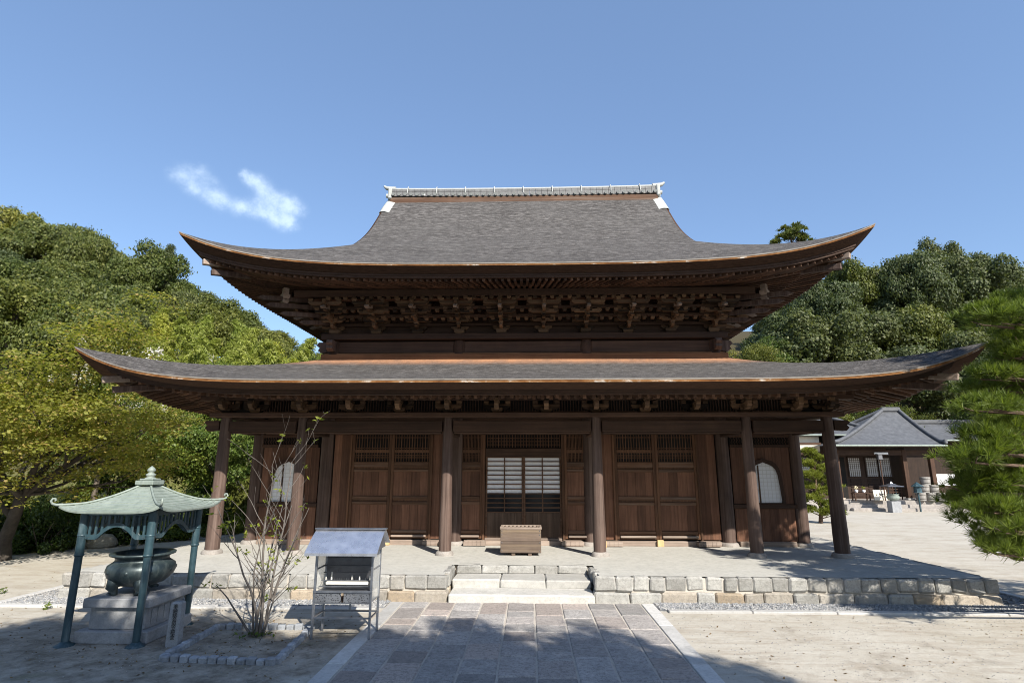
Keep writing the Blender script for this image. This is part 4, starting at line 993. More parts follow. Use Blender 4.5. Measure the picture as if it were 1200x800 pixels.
t = thing('stone_pedestal', 'square grey granite pedestal carrying the bronze incense burner', 'pedestal', (-5.96, -4.97, G))
mb = MB(); mb.box((0, 0, .085), (1.10, 1.12, .17), .012); mb.build('base_slab', M_GRANITE, t)
mb = MB(); mb.box((0, 0, .325), (.86, .9, .305), .008); mb.build('shaft', M_GRANITE, t)
for k in range(5): mb = MB(); mb.b2(.431, .445, -.34 + .15 * k, -.24 + .15 * k, .22, .44, .004); mb.build('carved_panel', M_GRANITE, t)
mb = MB(); mb.box((0, 0, .545), (1.02, 1.06, .13), .012); mb.build('cap', M_GRANITE, t)
t = thing('incense_burner', 'round dark bronze incense burner with wide rim on three beast legs', 'incense burner', (-6.0, -4.97, G + .612))
mb = MB()
mb.lathe([(.02, .085), (.20, .095), (.34, .14), (.45, .24), (.485, .33), (.465, .41), (.40, .455), (.375, .475), (.37, .52), (.42, .545), (.455, .555), (.46, .585), (.43, .59), (.385, .585), (.35, .52), (.34, .44), (.02, .43)], n=40); mb.build('bowl', M_BRONZE, t)
for a in (-2.15, -.95, 1.57):
    mb = MB(); c, s = math.cos(a), math.sin(a)
    mb.tube([(c * r, s * r, z) for r, z in ((.30, .22), (.37, .17), (.385, .12), (.35, .06), (.355, .025), (.37, 0))], [.09, .10, .085, .055, .06, .075], 10); mb.build('leg', M_BRONZE, t)
mb = MB()
for k in range(9): a = PI * 2 * k / 9; mb.lathe([(.03, 0), (.02, .012), (.001, .015)], n=8, M=Matrix.Rotation(a, 4, 'Z') @ Matrix.Translation((.482, 0, .335)) @ Matrix.Rotation(PI / 2, 4, 'Y'))
mb.build('boss', M_BRONZE, t)

# inscribed stone marker
t = thing('stone_marker', 'small upright granite post with a vertical black inscription beside the pavilion', 'marker', (-4.985, -5.55, G), .10)
mb = MB(); mb.hull([(sx * (.085 if z < .5 else .078), sy * (.07 if z < .5 else .064), z) for z in (-.03, .57) for sy in (-1, 1) for sx in (-1, 1)] + [(sx * .06, sy * .05, .595) for sy in (-1, 1) for sx in (-1, 1)],
                   [(0, 1, 3, 2), (0, 1, 5, 4), (2, 3, 7, 6), (0, 2, 6, 4), (1, 3, 7, 5), (4, 5, 9, 8), (6, 7, 11, 10), (4, 6, 10, 8), (5, 7, 11, 9), (8, 9, 11, 10)]); mb.build('post', M_GRANITE, t)
cu = bpy.data.curves.new('inscription', 'FONT'); cu.body = '奉\n納\n総\n会\n設\n立\n松\n会'; cu.size = .070; cu.align_x = 'CENTER'; cu.space_line = .84; cu.extrude = .0015
tmp = bpy.data.objects.new('inscription', cu); COL.objects.link(tmp)
dg = bpy.context.evaluated_depsgraph_get(); me = bpy.data.meshes.new_from_object(tmp.evaluated_get(dg)); bpy.data.objects.remove(tmp)
me.materials.clear(); me.materials.append(M_INK)
ins = link(me, 'inscription', t); ins.location = (0, -.0705, .515); ins.rotation_euler = (PI / 2 - .009, 0, 0)

# steel candle stand
t = thing('candle_stand', 'roofed stainless steel candle stand on thin legs beside the slab path', 'candle stand', (-2.67, -4.965, G))
hx, hy = .435, .225
for sx in (-1, 1):
    for sy in (-1, 1):
        mb = MB(); mb.b2(sx * hx - .017, sx * hx + .017, sy * hy - .017, sy * hy + .017, 0, 1.27 if sy < 0 else 1.30, .004); mb.build('leg', M_STEEL, t)
for z, y in ((.30, -hy), (.30, hy)): mb = MB(); mb.b2(-hx + .018, hx - .018, y - .012, y + .012, z - .012, z + .012, .003); mb.build('stretcher', M_STEEL, t)
for x in (-hx, hx): mb = MB(); mb.b2(x - .012, x + .012, -hy + .018, hy - .018, .288, .312, .003); mb.build('stretcher', M_STEEL, t)
mb = MB(); mb.b2(-.012, .012, hy - .03, hy - .013, .312, .50); mb.build('stay', M_STEEL, t)
mb = MB(); mb.b2(-hx + .018, hx - .018, -hy - .012, hy + .01, .50, .515); mb.b2(-hx - .02, hx + .02, -hy - .03, -hy - .019, .655, .69, .004); mb.build('tray', M_STEEL, t)
for sx in (-1, 1): mb = MB(); mb.b2(sx * hx / 2 - hx / 2 + .02, sx * hx / 2 + hx / 2 - .02, -hy - .012, -hy + .002, .518, .652, .002); mb.build('perforated_drawer', M_PERF, t)
mb = MB(); mb.b2(-hx + .018, hx - .018, -hy + .004, hy - .02, .655, .672); mb.build('shelf', M_STEEL, t)
mb = MB(); mb.b2(-hx + .018, hx - .018, hy - .012, hy - .004, .672, 1.26); mb.build('back_panel', M_STEELDARK, t)
for sx in (-1, 1):
    mb = MB(); mb.b2(sx * hx - .004, sx * hx + .004, -hy + .02, hy - .02, .53, 1.24); mb.build('side_pane', M_GLASS, t)
    mb = MB()
    for z in (.53, .99, 1.24): mb.b2(sx * hx - .012, sx * hx + .012, -hy + .018, hy - .018, z - .008, z + .008)
    mb.build('pane_frame', M_STEEL, t)
for z, y in ((.73, -.12), (.80, -.02), (.90, .07), (.99, .13), (1.10, .19)):
    mb = MB(); mb.b2(-hx + .02, hx - .02, y - .012, y + .012, z - .008, z + .004, .002)
    for i in range(22): x = -.39 + .78 * i / 21; mb.tube([(x, y, z + .004), (x, y, z + .03)], .003, 4)
    mb.build('candle_rail', M_STEEL if z < .85 else M_STEELDARK, t)
mb = MB(); mb.b2(-.30, .36, -.16, -.10, .755, .80, .01); mb.build('wax_trough', M_WAX, t)
for i in range(7):
    mb = MB(); x = rng.choice((-.33, -.25, -.12, .05, .17, .26, .33)) + rng.uniform(-.02, .02); mb.tube([(x, -.02, .80), (x, -.02, .80 + rng.uniform(.05, .13))], .008, 8); mb.build('candle', M_WAX, t)
mb = MB(); prof = [(.02 - .47 * k / 12, 1.555 - .30 * (k / 12) ** 1.25 if k else 1.555) for k in range(13)]      # front slope, gently curved
mb.grid([[(x, y, z) for x in np.linspace(-.555, .555, 3)] for y, z in prof], flip=True); mb.grid([[(x, y + .004, z - .012) for x in np.linspace(-.555, .555, 3)] for y, z in prof])
mb.grid([[(-.555, prof[-1][0], prof[-1][1]), (.555, prof[-1][0], prof[-1][1])], [(-.555, prof[-1][0] + .0, prof[-1][1] - .04), (.555, prof[-1][0], prof[-1][1] - .04)], [(-.555, prof[-1][0] + .03, prof[-1][1] - .04), (.555, prof[-1][0] + .03, prof[-1][1] - .04)]], flip=True, smooth=False)
back = [(.02 + .34 * k / 8, 1.555 - .24 * (k / 8) ** 1.2) for k in range(9)]
mb.grid([[(x, y, z) for x in np.linspace(-.555, .555, 3)] for y, z in back]); ro = mb.build('roof', M_STEELROOF, t)
mb = MB(); mb.b2(-.575, .575, -.035, .075, 1.556, 1.575, .004); mb.build('ridge_cap', M_STEEL, ro)
for sx in (-1, 1):
    mb = MB(); mb.prism([(-.24, 1.275), (.02, 1.54), (.24, 1.275)], 'x', sx * .50, sx * .51); mb.build('gable_plate', M_STEELDARK, ro)

# planting bed: edging blocks round the bare shrub
t = thing('stone_edging', 'rectangle of small grey stone blocks edging the bed of the bare shrub', 'edging', (-4.0, -5.45, G))
crn = [(-4.74, -6.20), (-3.15, -6.30), (-3.30, -4.66), (-4.82, -4.66)]
for a, b in zip(crn, crn[1:] + crn[:1]):
    a, b = Vector(a), Vector(b); L = (b - a).length; d = (b - a) / L; n = int(L / .128)
    for i in range(n):
        p = a + d * (L * (i + .5) / n); w = L / n
        mb = MB(); mb.box((0, 0, 0), (w - rng.uniform(.008, .022), .10, .11), .016, M=Matrix.Translation((p.x + 4.0, p.y + 5.45, .022 + rng.uniform(-.012, .012))) @ Matrix.Rotation(math.atan2(d.y, d.x) + rng.uniform(-.09, .09), 4, 'Z'))
        mb.build('edging_block', M_EDGE, t)

# bare shrub with a few lime leaves
t = thing('bare_shrub', 'thin leafless multi stemmed shrub with a few lime leaves in the edged bed', 'shrub', (-3.98, -5.05, G))
mb = MB(); LP = []; LN = []
def grow(p, d, L, r, lev):
    n = max(3, int(L / .12)); path = [p]; rad = [r]
    for i in range(n):
        d = (d + Vector((rng.gauss(0, .07), rng.gauss(0, .07), rng.gauss(.035, .04)))).normalized()
        p = p + d * (L / n); path.append(p); rad.append(max(.0016, r * (1 - .72 * (i + 1) / n)))
        if lev < 3 and i >= (3 if lev == 0 else 1) and rng.random() < (.60 if lev == 0 else .42):
            ax = Vector((rng.gauss(0, 1), rng.gauss(0, 1), rng.uniform(-.1, .7))).normalized()
            grow(p, (d * .7 + ax * .7).normalized(), L * rng.uniform(.20, .36), rad[-1] * .62, lev + 1)
    mb.tube(path, rad, 6 if lev < 2 else 4)
    if lev >= 1 and rng.random() < .24:
        for _ in range(rng.randint(2, 5)): LP.append(path[-1] + Vector((rng.gauss(0, .035), rng.gauss(0, .035), rng.gauss(0, .02)))); LN.append((rng.gauss(0, .3), rng.gauss(0, .3), 1))
for dx, dy, tx, ty, L, r in ((-.05, .02, -.05, .03, 2.0, .020), (.02, .0, .03, .0, 2.6, .024), (.05, .03, .09, .04, 2.65, .022), (.0, -.05, .06, -.04, 2.1, .020), (-.07, -.02, -.12, -.02, 1.8, .017), (.08, -.03, .15, -.04, 2.0, .017), (-.03, .06, -.02, .07, 2.0, .017), (.04, .06, .12, .08, 1.6, .018)):
    grow(Vector((dx, dy, -.02)), Vector((tx, ty, 1)).normalized(), L, r, 0)
grow(Vector((-.10, -.02, .02)), Vector((-.62, -.05, .62)).normalized(), .95, .020, 2)
mb.build('stems', M_TWIG, t)
P = leaves(np.array([list(v) for v in LP]), np.array(LN, float), .085, .5, .5)
link(quads_mesh('leaves', P, L_LIME), 'leaves', t)
mb = MB(); pl = []
for k in range(26): pl.append((rng.gauss(.0, .13), rng.gauss(-.05, .1), rng.uniform(.01, .08)))
link(quads_mesh('ground_leaves', leaves(np.array(pl), np.tile((0, 0, 1.), (26, 1)), .09, .5, .7), L_SHRUB), 'shoots', t, kind='stuff')

t = thing('boulder', 'single rounded pale field boulder at the foot of the shrubs', 'boulder', (-13.63, 4.4, G))
mb = MB(); mb.lathe([(.02, -.05), (.30, -.02), (.40, .12), (.37, .27), (.24, .40), (.02, .44)], n=18, mod=lambda a, z: 1 + .12 * math.sin(2 * a + z * 5) + .07 * math.sin(5 * a + z * 9)); mb.build('stone', M_BOULDER, t)

# ------------------------------------------------------------------ the tiled hall on the right and what stands before it
HX, HY = 22.6, 23.0
far = thing('tiled_hall', 'low hall with grey tiled hip roof and lattice windows across the right of the courtyard', 'hall', (HX, HY, G))
mb = MB(); mb.b2(-6.5, 3.6, -.5, 14, -.1, .62, .02); mb.b2(-2.9, 3.2, -.85, -.505, -.1, .40, .02); mb.b2(-2.7, 3.0, -1.2, -.855, -.1, .20, .02); mb.build('stone_base', M_BASE, far)
fzc = .62
for x in (-2.8, 1.42, 3.1):
    mb = MB(); mb.b2(x - .13, x + .13, -.23, .03, fzc + .12, 3.72, .015); o = mb.build('pillar', W_BEAM_Z, far)
    mb = MB(); mb.box((x, -.1, fzc + .06), (.42, .42, .12), .03); mb.build('base_stone', M_STEP, o)
mb = MB(); mb.b2(-3.0, 3.3, -.20, 0, 3.38, 3.70, .01); mb.build('beam', W_BEAM_X, far)
mb = MB(); mb.b2(-6.4, 1.45, 1.62, 1.72, fzc, 4.2); mb.b2(1.35, 1.45, 1.722, 6.2, fzc, 4.2); mb.build('wall', W_FAR, far)
for x0, x1 in ((-1.15, -.42), (-.02, .72), (.80, 1.55), (-5.6, -4.7), (-4.6, -3.7)):
    mb = MB(); mb.b2(x0, x1, 1.575, 1.60, 2.05, 3.25); o = mb.build('lattice_window', M_LATTPAPER, far)
    mb = MB()
    for a, b, c, d in ((x0 - .06, x0, 2.0, 3.3), (x1, x1 + .06, 2.0, 3.3), (x0, x1, 2.0, 2.05), (x0, x1, 3.25, 3.3)): mb.b2(a, b, 1.55, 1.615, c, d)
    for k in range(4): mb.b2(x0, x1, 1.58, 1.61, .75 + .3 * k, .98 + .3 * k, .01)
    mb.build('frame', W_FAR, o)
mb = MB(); mb.b2(-2.45, -1.40, 1.58, 1.615, fzc, 3.28); mb.build('doorway', W_DARKBACK, far)
mb = MB(); mb.b2(-6.4, -3.0, 1.4, 1.5, 3.62, 4.1); mb.b2(-6.4, -3.0, 1.4, 1.5, 4.25, 4.7); mb.build('plaster_panel', M_PLASTER, far)
mb = MB(); mb.b2(-6.5, -2.9, 1.36, 1.54, 4.105, 4.245); mb.b2(-6.5, -2.9, 1.34, 1.54, 3.44, 3.615); mb.build('beam', W_BEAM_X, far)
def tile_roof(name, x0, x1, y0, y1, ze, rise, ridge_x0, ridge_x1, curve=1.25, hips=True, pitch=.30):
    """hip roof: bed surface plus rows of round tiles running down each slope"""
    yc = (y0 + y1) / 2; hw = (y1 - y0) / 2; mb = MB()
    def z(d): return ze + rise * (d / hw) ** curve
    def lx(d): return x0 + (ridge_x0 - x0) * d / hw
    def rx(d): return x1 + (ridge_x1 - x1) * d / hw
    ds = [hw * i / 14 for i in range(15)]
    mb.grid([[(lx(d) + (rx(d) - lx(d)) * t_, y0 + d, z(d)) for t_ in (0, .25, .5, .75, 1)] for d in ds]); mb.grid([[(lx(d) + (rx(d) - lx(d)) * t_, y1 - d, z(d)) for t_ in (0, .25, .5, .75, 1)] for d in ds], flip=True)
    mb.grid([[(lx(d), y0 + d + (y1 - y0 - 2 * d) * t_, z(d)) for t_ in (0, .5, 1)] for d in ds], flip=True); mb.grid([[(rx(d), y0 + d + (y1 - y0 - 2 * d) * t_, z(d)) for t_ in (0, .5, 1)] for d in ds])
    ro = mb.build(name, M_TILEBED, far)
    mb = MB(); n = int((x1 - x0) / pitch)
    def dmax_x(x):
        d = hw
        if x < ridge_x0: d = min(d, (x - x0) / (ridge_x0 - x0) * hw)
        if x > ridge_x1: d = min(d, (x1 - x) / (x1 - ridge_x1) * hw)
        return d
    for i in range(n + 1):
        x = x0 + .06 + (x1 - x0 - .12) * i / n; dm = dmax_x(x)
        if dm < .2: continue
        mb.tube([(x, y0 + d, z(d) + .035) for d in np.linspace(-.03, dm, 9)], .075, 6)
    for xs_, sg in ((x0, 1), (x1, -1)):
        n2 = int((y1 - y0) / pitch)
        for i in range(n2 + 1):
            y = y0 + .06 + (y1 - y0 - .12) * i / n2; dm = hw - abs(y - yc)
            if dm < .2: continue
            k = (ridge_x0 - x0) / hw if sg > 0 else (x1 - ridge_x1) / hw
            mb.tube([(xs_ + sg * d * k, y, z(d) + .035) for d in np.linspace(-.03, dm, 7)], .075, 6)
    mb.build('round_tile_rows', M_TILE, ro)
    mb = MB(); mb.beam((ridge_x0 - .1, yc, ze + rise + .14), (ridge_x1 + .1, yc, ze + rise + .14), .26, .30, .05)
    for xa, xr in ((x0, ridge_x0), (x1, ridge_x1)):
        for ya in (y0, y1):
            pth = [(xa + (xr - xa) * d / hw, ya + (yc - ya) * d / hw, z(d) + .10 + (.10 if d < .3 else 0)) for d in np.linspace(.05, hw, 12)]
            mb.tube(pth, .12, 8); mb.box(pth[0], (.2, .2, .28), .04)
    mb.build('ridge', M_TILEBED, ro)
    mb = MB(); mb.b2(x0 + .05, x1 - .05, y0 + .02, y0 + .10, ze - .14, ze - .02); mb.build('eave_board', W_BEAM_X, ro)
    mb = MB(); mb.tube([(x0 + .02, y0 - .07, ze - .04), (x1 - .02, y0 - .07, ze - .04)], .06, 8); mb.build('gutter', M_COPPER, ro)
    return ro
tile_roof('porch_roof', -3.5, 3.5, -1.15, 6.4, 3.98, 2.45, 2.2, 3.3)
tile_roof('main_roof', -9.5, 1.8, 1.0, 9.0, 4.75, 2.0, -6.2, -2.0)
tile_roof('rear_roof', 5.0, 16.5, 5.0, 11.0, 4.6, 1.4, 6.2, 15.0)
mb = MB(); mb.b2(5.6, 15.8, 6.2, 10.2, 0, 4.6); mb.build('rear_wall', W_FAR, far)
mb = MB(); mb.b2(-.55, .3, -.45, -.38, 3.42, 3.55, .01); mb.build('strip_lamp', M_WHITE, far)
fz = G + .62
def put(name, label, cat, x, y, z=fz, group=None): return thing(name, label, cat, (x, y, z), 0, group)
t = put('flower_table', 'dark low table with white cups and flowers at the left of the tiled hall porch', 'table', 20.72, 22.3)
mb = MB(); mb.b2(-.5, .5, -.22, .22, .42, .47, .01); mb.build('table_top', W_BEAM_X, t)
for sx in (-1, 1):
    for sy in (-1, 1): mb = MB(); mb.b2(sx * .44 - .03, sx * .44 + .03, sy * .17 - .03, sy * .17 + .03, 0, .418); mb.build('leg', W_BEAM_Z, t)
mb = MB(); mb.b2(-.4, .4, -.14, .14, .15, .19); mb.build('shelf', W_BEAM_X, t)
for k, x in enumerate((-.25, .2)):
    c = put('white_vase', 'white porcelain cup on the %s half of the dark porch table' % ('left', 'right')[k], 'vase', 20.72 + x, 22.3, fz + .47)
    mb = MB(); mb.lathe([(.05, 0), (.09, .06), (.10, .13), (.08, .17)], n=12); mb.build('body', M_WHITE, c)
    pts_, d_ = lobe_pts((0, 0, .28), .11, 40); link(quads_mesh('flowers', leaves(pts_, d_, .07, .7), L_WHITE if k == 0 else L_LIME), 'flowers', c)
t = put('calligraphy_board', 'pale square board with black brush strokes leaning on the tiled hall porch', 'sign board', 21.86, 22.22)
mb = MB(); mb.box((0, 0, .33), (.80, .05, .62), .008, M=Matrix.Rotation(-.12, 4, 'X')); mb.build('panel', M_PLASTER, t)
mb = MB()
for p in ([(-.27, .0, .38), (-.2, 0, .34), (-.24, 0, .28)], [(-.05, 0, .45), (.02, 0, .33), (-.08, 0, .27)], [(.0, 0, .36), (.12, 0, .28), (.22, 0, .22)], [(.14, 0, .42), (.2, 0, .36)], [(-.06, 0, .36), (.08, 0, .40)]):
    mb.tube([(x, -.034, z) for x, y, z in p], [.02, .03, .014][:len(p)], 6, M=Matrix.Rotation(-.12, 4, 'X'))
mb.build('brush_strokes', M_INK, t)
t = put('lamp_post', 'thin dark post carrying a small blue grey lantern before the tiled hall', 'lamp', 22.05, 22.1)
mb = MB(); mb.tube([(.0, 0, 0), (0, 0, 2.5)], .035, 8); mb.build('pole', W_BEAM_Z, t)
mb = MB(); mb.box((0, 0, 2.62), (.26, .22, .30), .02); mb.build('lantern', M_STEELDARK, t); mb = MB(); mb.box((0, 0, 2.80), (.36, .3, .05), .01); mb.build('lantern_cap', M_STEELDARK, t)
t = put('far_incense_burner', 'small bronze burner under a pale metal canopy on a white block before the tiled hall', 'incense burner', 21.85, 21.0, G)
mb = MB(); mb.box((0, 0, .33), (.55, .5, .66), .015); mb.build('block', M_GRANITE, t)
mb = MB(); mb.lathe([(.12, .66), (.30, .76), (.36, .9), (.28, 1.02), (.34, 1.06), (.30, 1.06), (.05, .98)], n=18); mb.build('bowl', M_COPPER, t)
for sx in (-1, 1): mb = MB(); mb.tube([(sx * .22, 0, 1.0), (sx * .22, 0, 1.55)], .022, 6); mb.build('stay', M_POST, t)
mb = MB(); mb.lathe([(.66, 1.50), (.62, 1.53), (.3, 1.60), (.08, 1.70), (.03, 1.78)], n=4, smooth=False, M=Matrix.Rotation(PI / 4, 4, 'Z')); mb.build('canopy', M_STEEL, t)
# pyramid of tubs
tubs = [(24.35, 22.5, 0, 'left'), (24.93, 22.5, 0, 'right'), (25.5, 22.5, 0, 'outermost right')]
def tub(x, y, z, label):
    t = thing('wooden_tub', label, 'tub', (x, y, z), rng.uniform(0, 1), 'weathered tubs stacked beside the tiled hall')
    mb = MB(); mb.lathe([(.25, 0), (.285, .44), (.285, .46), (.02, .47)], n=18); mb.build('staves', M_STRAW, t)
    for zz in (.1, .34): mb = MB(); mb.lathe([(.262 + zz * .05, zz), (.285 + zz * .05, zz + .015), (.262 + zz * .05, zz + .04)], n=18); mb.build('hoop', M_TWIG, t)
for i, (x, z, lb) in enumerate(((24.45, 0, 'grey wooden tub, leftmost in the bottom row of the tub stack'), (25.03, 0, 'grey wooden tub, middle of the bottom row of the tub stack'), (25.61, 0, 'grey wooden tub, rightmost in the bottom row of the tub stack'),
                               (24.72, .475, 'grey wooden tub at the left of the second row of the tub stack'), (25.30, .475, 'grey wooden tub at the right of the second row of the tub stack'), (24.85, .95, 'grey wooden tub alone on top of the tub stack'))): tub(x, 22.45, fz + z, lb)
t = put('bronze_lantern', 'short dark bronze lantern on a stem beside the tub stack', 'lantern', 23.75, 21.6, G)
mb = MB(); mb.tube([(0, 0, 0), (0, 0, 1.1)], .05, 10); mb.build('stem', M_POST, t); mb = MB(); mb.lathe([(.1, 1.1), (.24, 1.14), (.22, 1.18), (.2, 1.45), (.34, 1.5), (.12, 1.66), (.03, 1.75)], n=8, smooth=False); mb.build('fire_box', M_POST, t)
t = put('bench', 'dark wooden rail bench on the porch of the tiled hall', 'bench', 23.3, 23.3)
for z in (.45, .62, .80): mb = MB(); mb.b2(-.6, .6, -.03, .03, z, z + .06); mb.build('rail', W_BEAM_X, t)
for x in (-.55, 0, .55): mb = MB(); mb.b2(x - .03, x + .03, -.029, .029, 0, .86); mb.build('post', W_BEAM_Z, t)
t = put('striped_barrier', 'black and white slatted board leaning by the first pillar of the tiled hall', 'board', 19.35, 22.6)
mb = MB(); mb.box((0, 0, .42), (.42, .04, .82), .01); mb.build('backing', W_DARKBACK, t)
for k in range(6): mb = MB(); mb.box((0, -.03, .12 + .12 * k), (.40, .015, .035), 0, M=Matrix.Translation((0, 0, 0)) @ Matrix.Rotation(0, 4, 'Y')); mb.build('slat', M_WHITE, t)
t = put('white_screen', 'white cloth screen hung between posts right of the tub stack', 'screen', 27.0, 23.6, G)
mb = MB(); mb.b2(-.75, .55, -.012, .012, 1.5, 2.2); mb.build('cloth', M_WHITE, t)
for x in (-.8, 1.0): mb = MB(); mb.tube([(x, 0, 0), (x, 0, 3.0)], .05, 8); mb.build('post', W_BEAM_Z, t)
mb = MB(); mb.b2(-.75, .95, -.03, .03, .1, 1.49); mb.build('lower_board', W_FAR, t)

FOREST = [('broad', -78.5, 61, 21.25, 20.25, 6.2), ('broad', -86, 61, 22.66, 21.0, 6.2), ('broad', -71, 61, 19.76, 19.75, 6.2), ('broad', -90.6, 67.7, 24.43, 21.2, 4.82), ('broad', -79.9, 67.3, 22.49, 20.23, 4.88), ('broad', -71.0, 66.4, 20.64, 20.44, 4.41), ('broad', -65.4, 64.4, 19.17, 18.99, 4.98), ('broad', -60.4, 67.6, 18.69, 17.79, 5.01), ('broad', -54.3, 65.7, 16.99, 15.4, 4.29), ('broad', -49.9, 67.3, 16.31, 12.42, 3.67), ('broad', -44.5, 66.1, 14.86, 11.88, 4.15), ('broad', -38.7, 65.7, 13.37, 9.81, 4.42), ('broad', -33.5, 67.0, 12.34, 7.53, 3.82), ('broad', -28.1, 64.2, 10.4, 6.42, 3.93), ('broad', -61.3, 57.6, 17.09, 18.9, 4.27), ('broad', -55.1, 59.3, 16.01, 16.99, 3.65), ('broad', -51.5, 56.8, 14.7, 17.43, 4.99), ('broad', -47.2, 59.7, 14.24, 13.51, 5.18), ('broad', -40.4, 58.6, 12.37, 12.16, 4.63), ('broad', -30.4, 58.6, 9.82, 8.2, 3.84), ('broad', -73.3, 51.1, 18.54, 11.89, 4.44), ('broad', -64.8, 49.5, 16.39, 13.07, 4.44), ('broad', -58.9, 51.3, 15.38, 10.34, 4.47), ('broad', -53.9, 49.2, 13.81, 10.93, 4.38), ('broad', -43.4, 51.4, 11.67, 13.11, 3.71), ('broad', -38.1, 49.2, 9.85, 12.85, 4.2), ('broad', -32.4, 51.5, 8.86, 10.71, 3.84), ('broad', -26.9, 50.2, 7.08, 9.12, 4.03), ('broad', -22.4, 50.2, 5.86, 7.95, 4.03), ('broad', -68.2, 43.6, 16.07, 11.31, 4.08), ('broad', -56.4, 41.6, 12.9, 12.34, 4.39), ('broad', -51.1, 44.0, 12.07, 13.87, 3.79), ('broad', -46.1, 44.0, 10.82, 12.47, 4.93), ('bamboo', -40.7, 42.6, 9.13, 10.1, 1.9), ('bamboo', -39.0, 43.8, 8.96, 9.08, 1.9), ('bamboo', -35.4, 44.6, 8.18, 9.4, 1.9), ('bamboo', -33.2, 41.1, 6.83, 8.64, 1.9), ('bamboo', -31.2, 43.8, 6.89, 10.15, 1.9), ('bamboo', -28.6, 41.3, 5.64, 11.41, 1.9), ('bamboo', -25.2, 44.7, 5.46, 10.11, 1.9), ('bamboo', -24.9, 41.4, 4.66, 8.9, 1.9), ('bamboo', -20.6, 41.6, 3.54, 8.83, 1.9), ('broad', -58.8, 37.2, 12.6, 11.91, 4.75), ('broad', -47.8, 38.4, 10.09, 13.34, 4.54), ('broad', -42.7, 38.6, 8.81, 11.22, 4.63), ('bamboo', -36.9, 35.1, 6.53, 10.21, 1.9), ('bamboo', -35.9, 38.4, 6.97, 10.32, 1.9), ('bamboo', -32.3, 38.3, 6.0, 11.12, 1.9), ('bamboo', -29.5, 38.5, 5.29, 10.3, 1.9), ('bamboo', -25.9, 36.4, 3.88, 8.29, 1.9), ('bamboo', -23.3, 36.0, 3.11, 8.7, 1.9), ('bamboo', -22.6, 38.1, 3.37, 10.93, 1.88), ('bamboo', -19.7, 35.5, 2.11, 10.42, 1.83), ('bamboo', -17.7, 37.0, 1.93, 8.0, 1.9), ('broad', -53.0, 32.6, 10.19, 12.0, 3.78), ('broad', -48.4, 33.0, 9.09, 10.67, 3.99), ('broad', -43.3, 32.9, 7.75, 11.19, 4.51), ('broad', -36.2, 29.3, 5.1, 13.39, 3.89), ('bamboo', -32.4, 32.1, 4.69, 8.63, 1.9), ('bamboo', -30.4, 29.1, 3.53, 9.14, 1.9), ('bamboo', -28.4, 32.9, 3.82, 10.12, 1.9), ('bamboo', -25.2, 32.8, 2.98, 11.33, 1.9), ('bamboo', -22.6, 32.9, 2.35, 8.2, 1.9), ('bamboo', -20.5, 31.8, 1.66, 10.34, 1.9), ('bamboo', -18.9, 29.4, 0.98, 8.7, 1.9), ('bamboo', -16.1, 30.4, 0.64, 9.85, 1.84), ('broad', -44.5, 26.7, 6.74, 12.18, 5.13), ('broad', -38.8, 25.3, 4.93, 12.15, 4.47), ('broad', -32.6, 24.8, 3.2, 11.88, 3.79), ('bamboo', -27.3, 28.0, 2.52, 8.5, 1.9), ('bamboo', -25.3, 26.4, 1.79, 8.18, 1.9), ('bamboo', -23.4, 27.5, 1.57, 8.28, 1.9), ('bamboo', -21.5, 27.1, 1.13, 10.12, 1.9), ('bamboo', -20.6, 25.1, 0.7, 8.2, 1.9), ('bamboo', -19.0, 27.5, 0.74, 8.73, 1.9), ('bamboo', -17.3, 25.1, 0.27, 10.42, 1.9), ('bamboo', -14.6, 27.6, 0.17, 9.01, 1.9), ('bamboo', -14.0, 24.0, -0.1, 9.6, 1.88), ('broad', 52.5, 60, 13.76, 18.5, 6.8), ('broad', 45, 60, 13.76, 17.0, 5.0), ('broad', 63.5, 62, 14.83, 16.75, 5.5), ('broad', 38.6, 71.0, 19.33, 6.85, 3.97), ('broad', 42.5, 68.7, 18.21, 11.93, 5.06), ('broad', 50.5, 71.8, 19.71, 15.31, 4.73), ('broad', 56.8, 69.5, 18.6, 15.9, 4.7), ('broad', 62.1, 69.3, 18.53, 18.34, 4.48), ('broad', 68.0, 70.2, 18.96, 17.39, 4.59), ('broad', 74.7, 71.2, 19.4, 13.63, 4.29), ('broad', 36.7, 63.3, 15.5, 9.84, 4.26), ('broad', 68.4, 63.7, 15.73, 14.47, 4.76), ('broad', 74.7, 62.5, 15.09, 14.25, 5.24), ('broad', 30.3, 54.8, 10.83, 8.91, 3.9), ('broad', 38.0, 55.5, 11.26, 16.04, 4.53), ('broad', 48.8, 55.3, 11.14, 19.17, 4.37), ('broad', 56.2, 54.3, 10.56, 17.99, 5.22), ('broad', 64.2, 55.2, 11.12, 15.88, 5.45), ('broad', 23.1, 46.3, 5.81, 6.38, 3.67), ('broad', 30.2, 48.3, 7.05, 12.8, 4.72), ('broad', 37.2, 47.6, 6.69, 13.99, 5.64), ('broad', 42.4, 47.0, 6.3, 14.86, 4.34), ('broad', 49.0, 46.5, 6.06, 11.72, 4.71), ('broad', 56.6, 46.7, 6.18, 13.78, 4.26), ('broad', 20.3, 39.0, 1.88, 7.88, 4.15), ('broad', 28.6, 41.2, 3.03, 14.69, 5.51), ('broad', 36.1, 39.1, 2.01, 12.36, 4.61), ('broad', 43.6, 39.4, 2.15, 14.44, 4.64), ('broad', 52.2, 39.7, 2.27, 14.4, 5.02), ('broad', 43.4, 34.5, 0.41, 13.62, 4.85)]
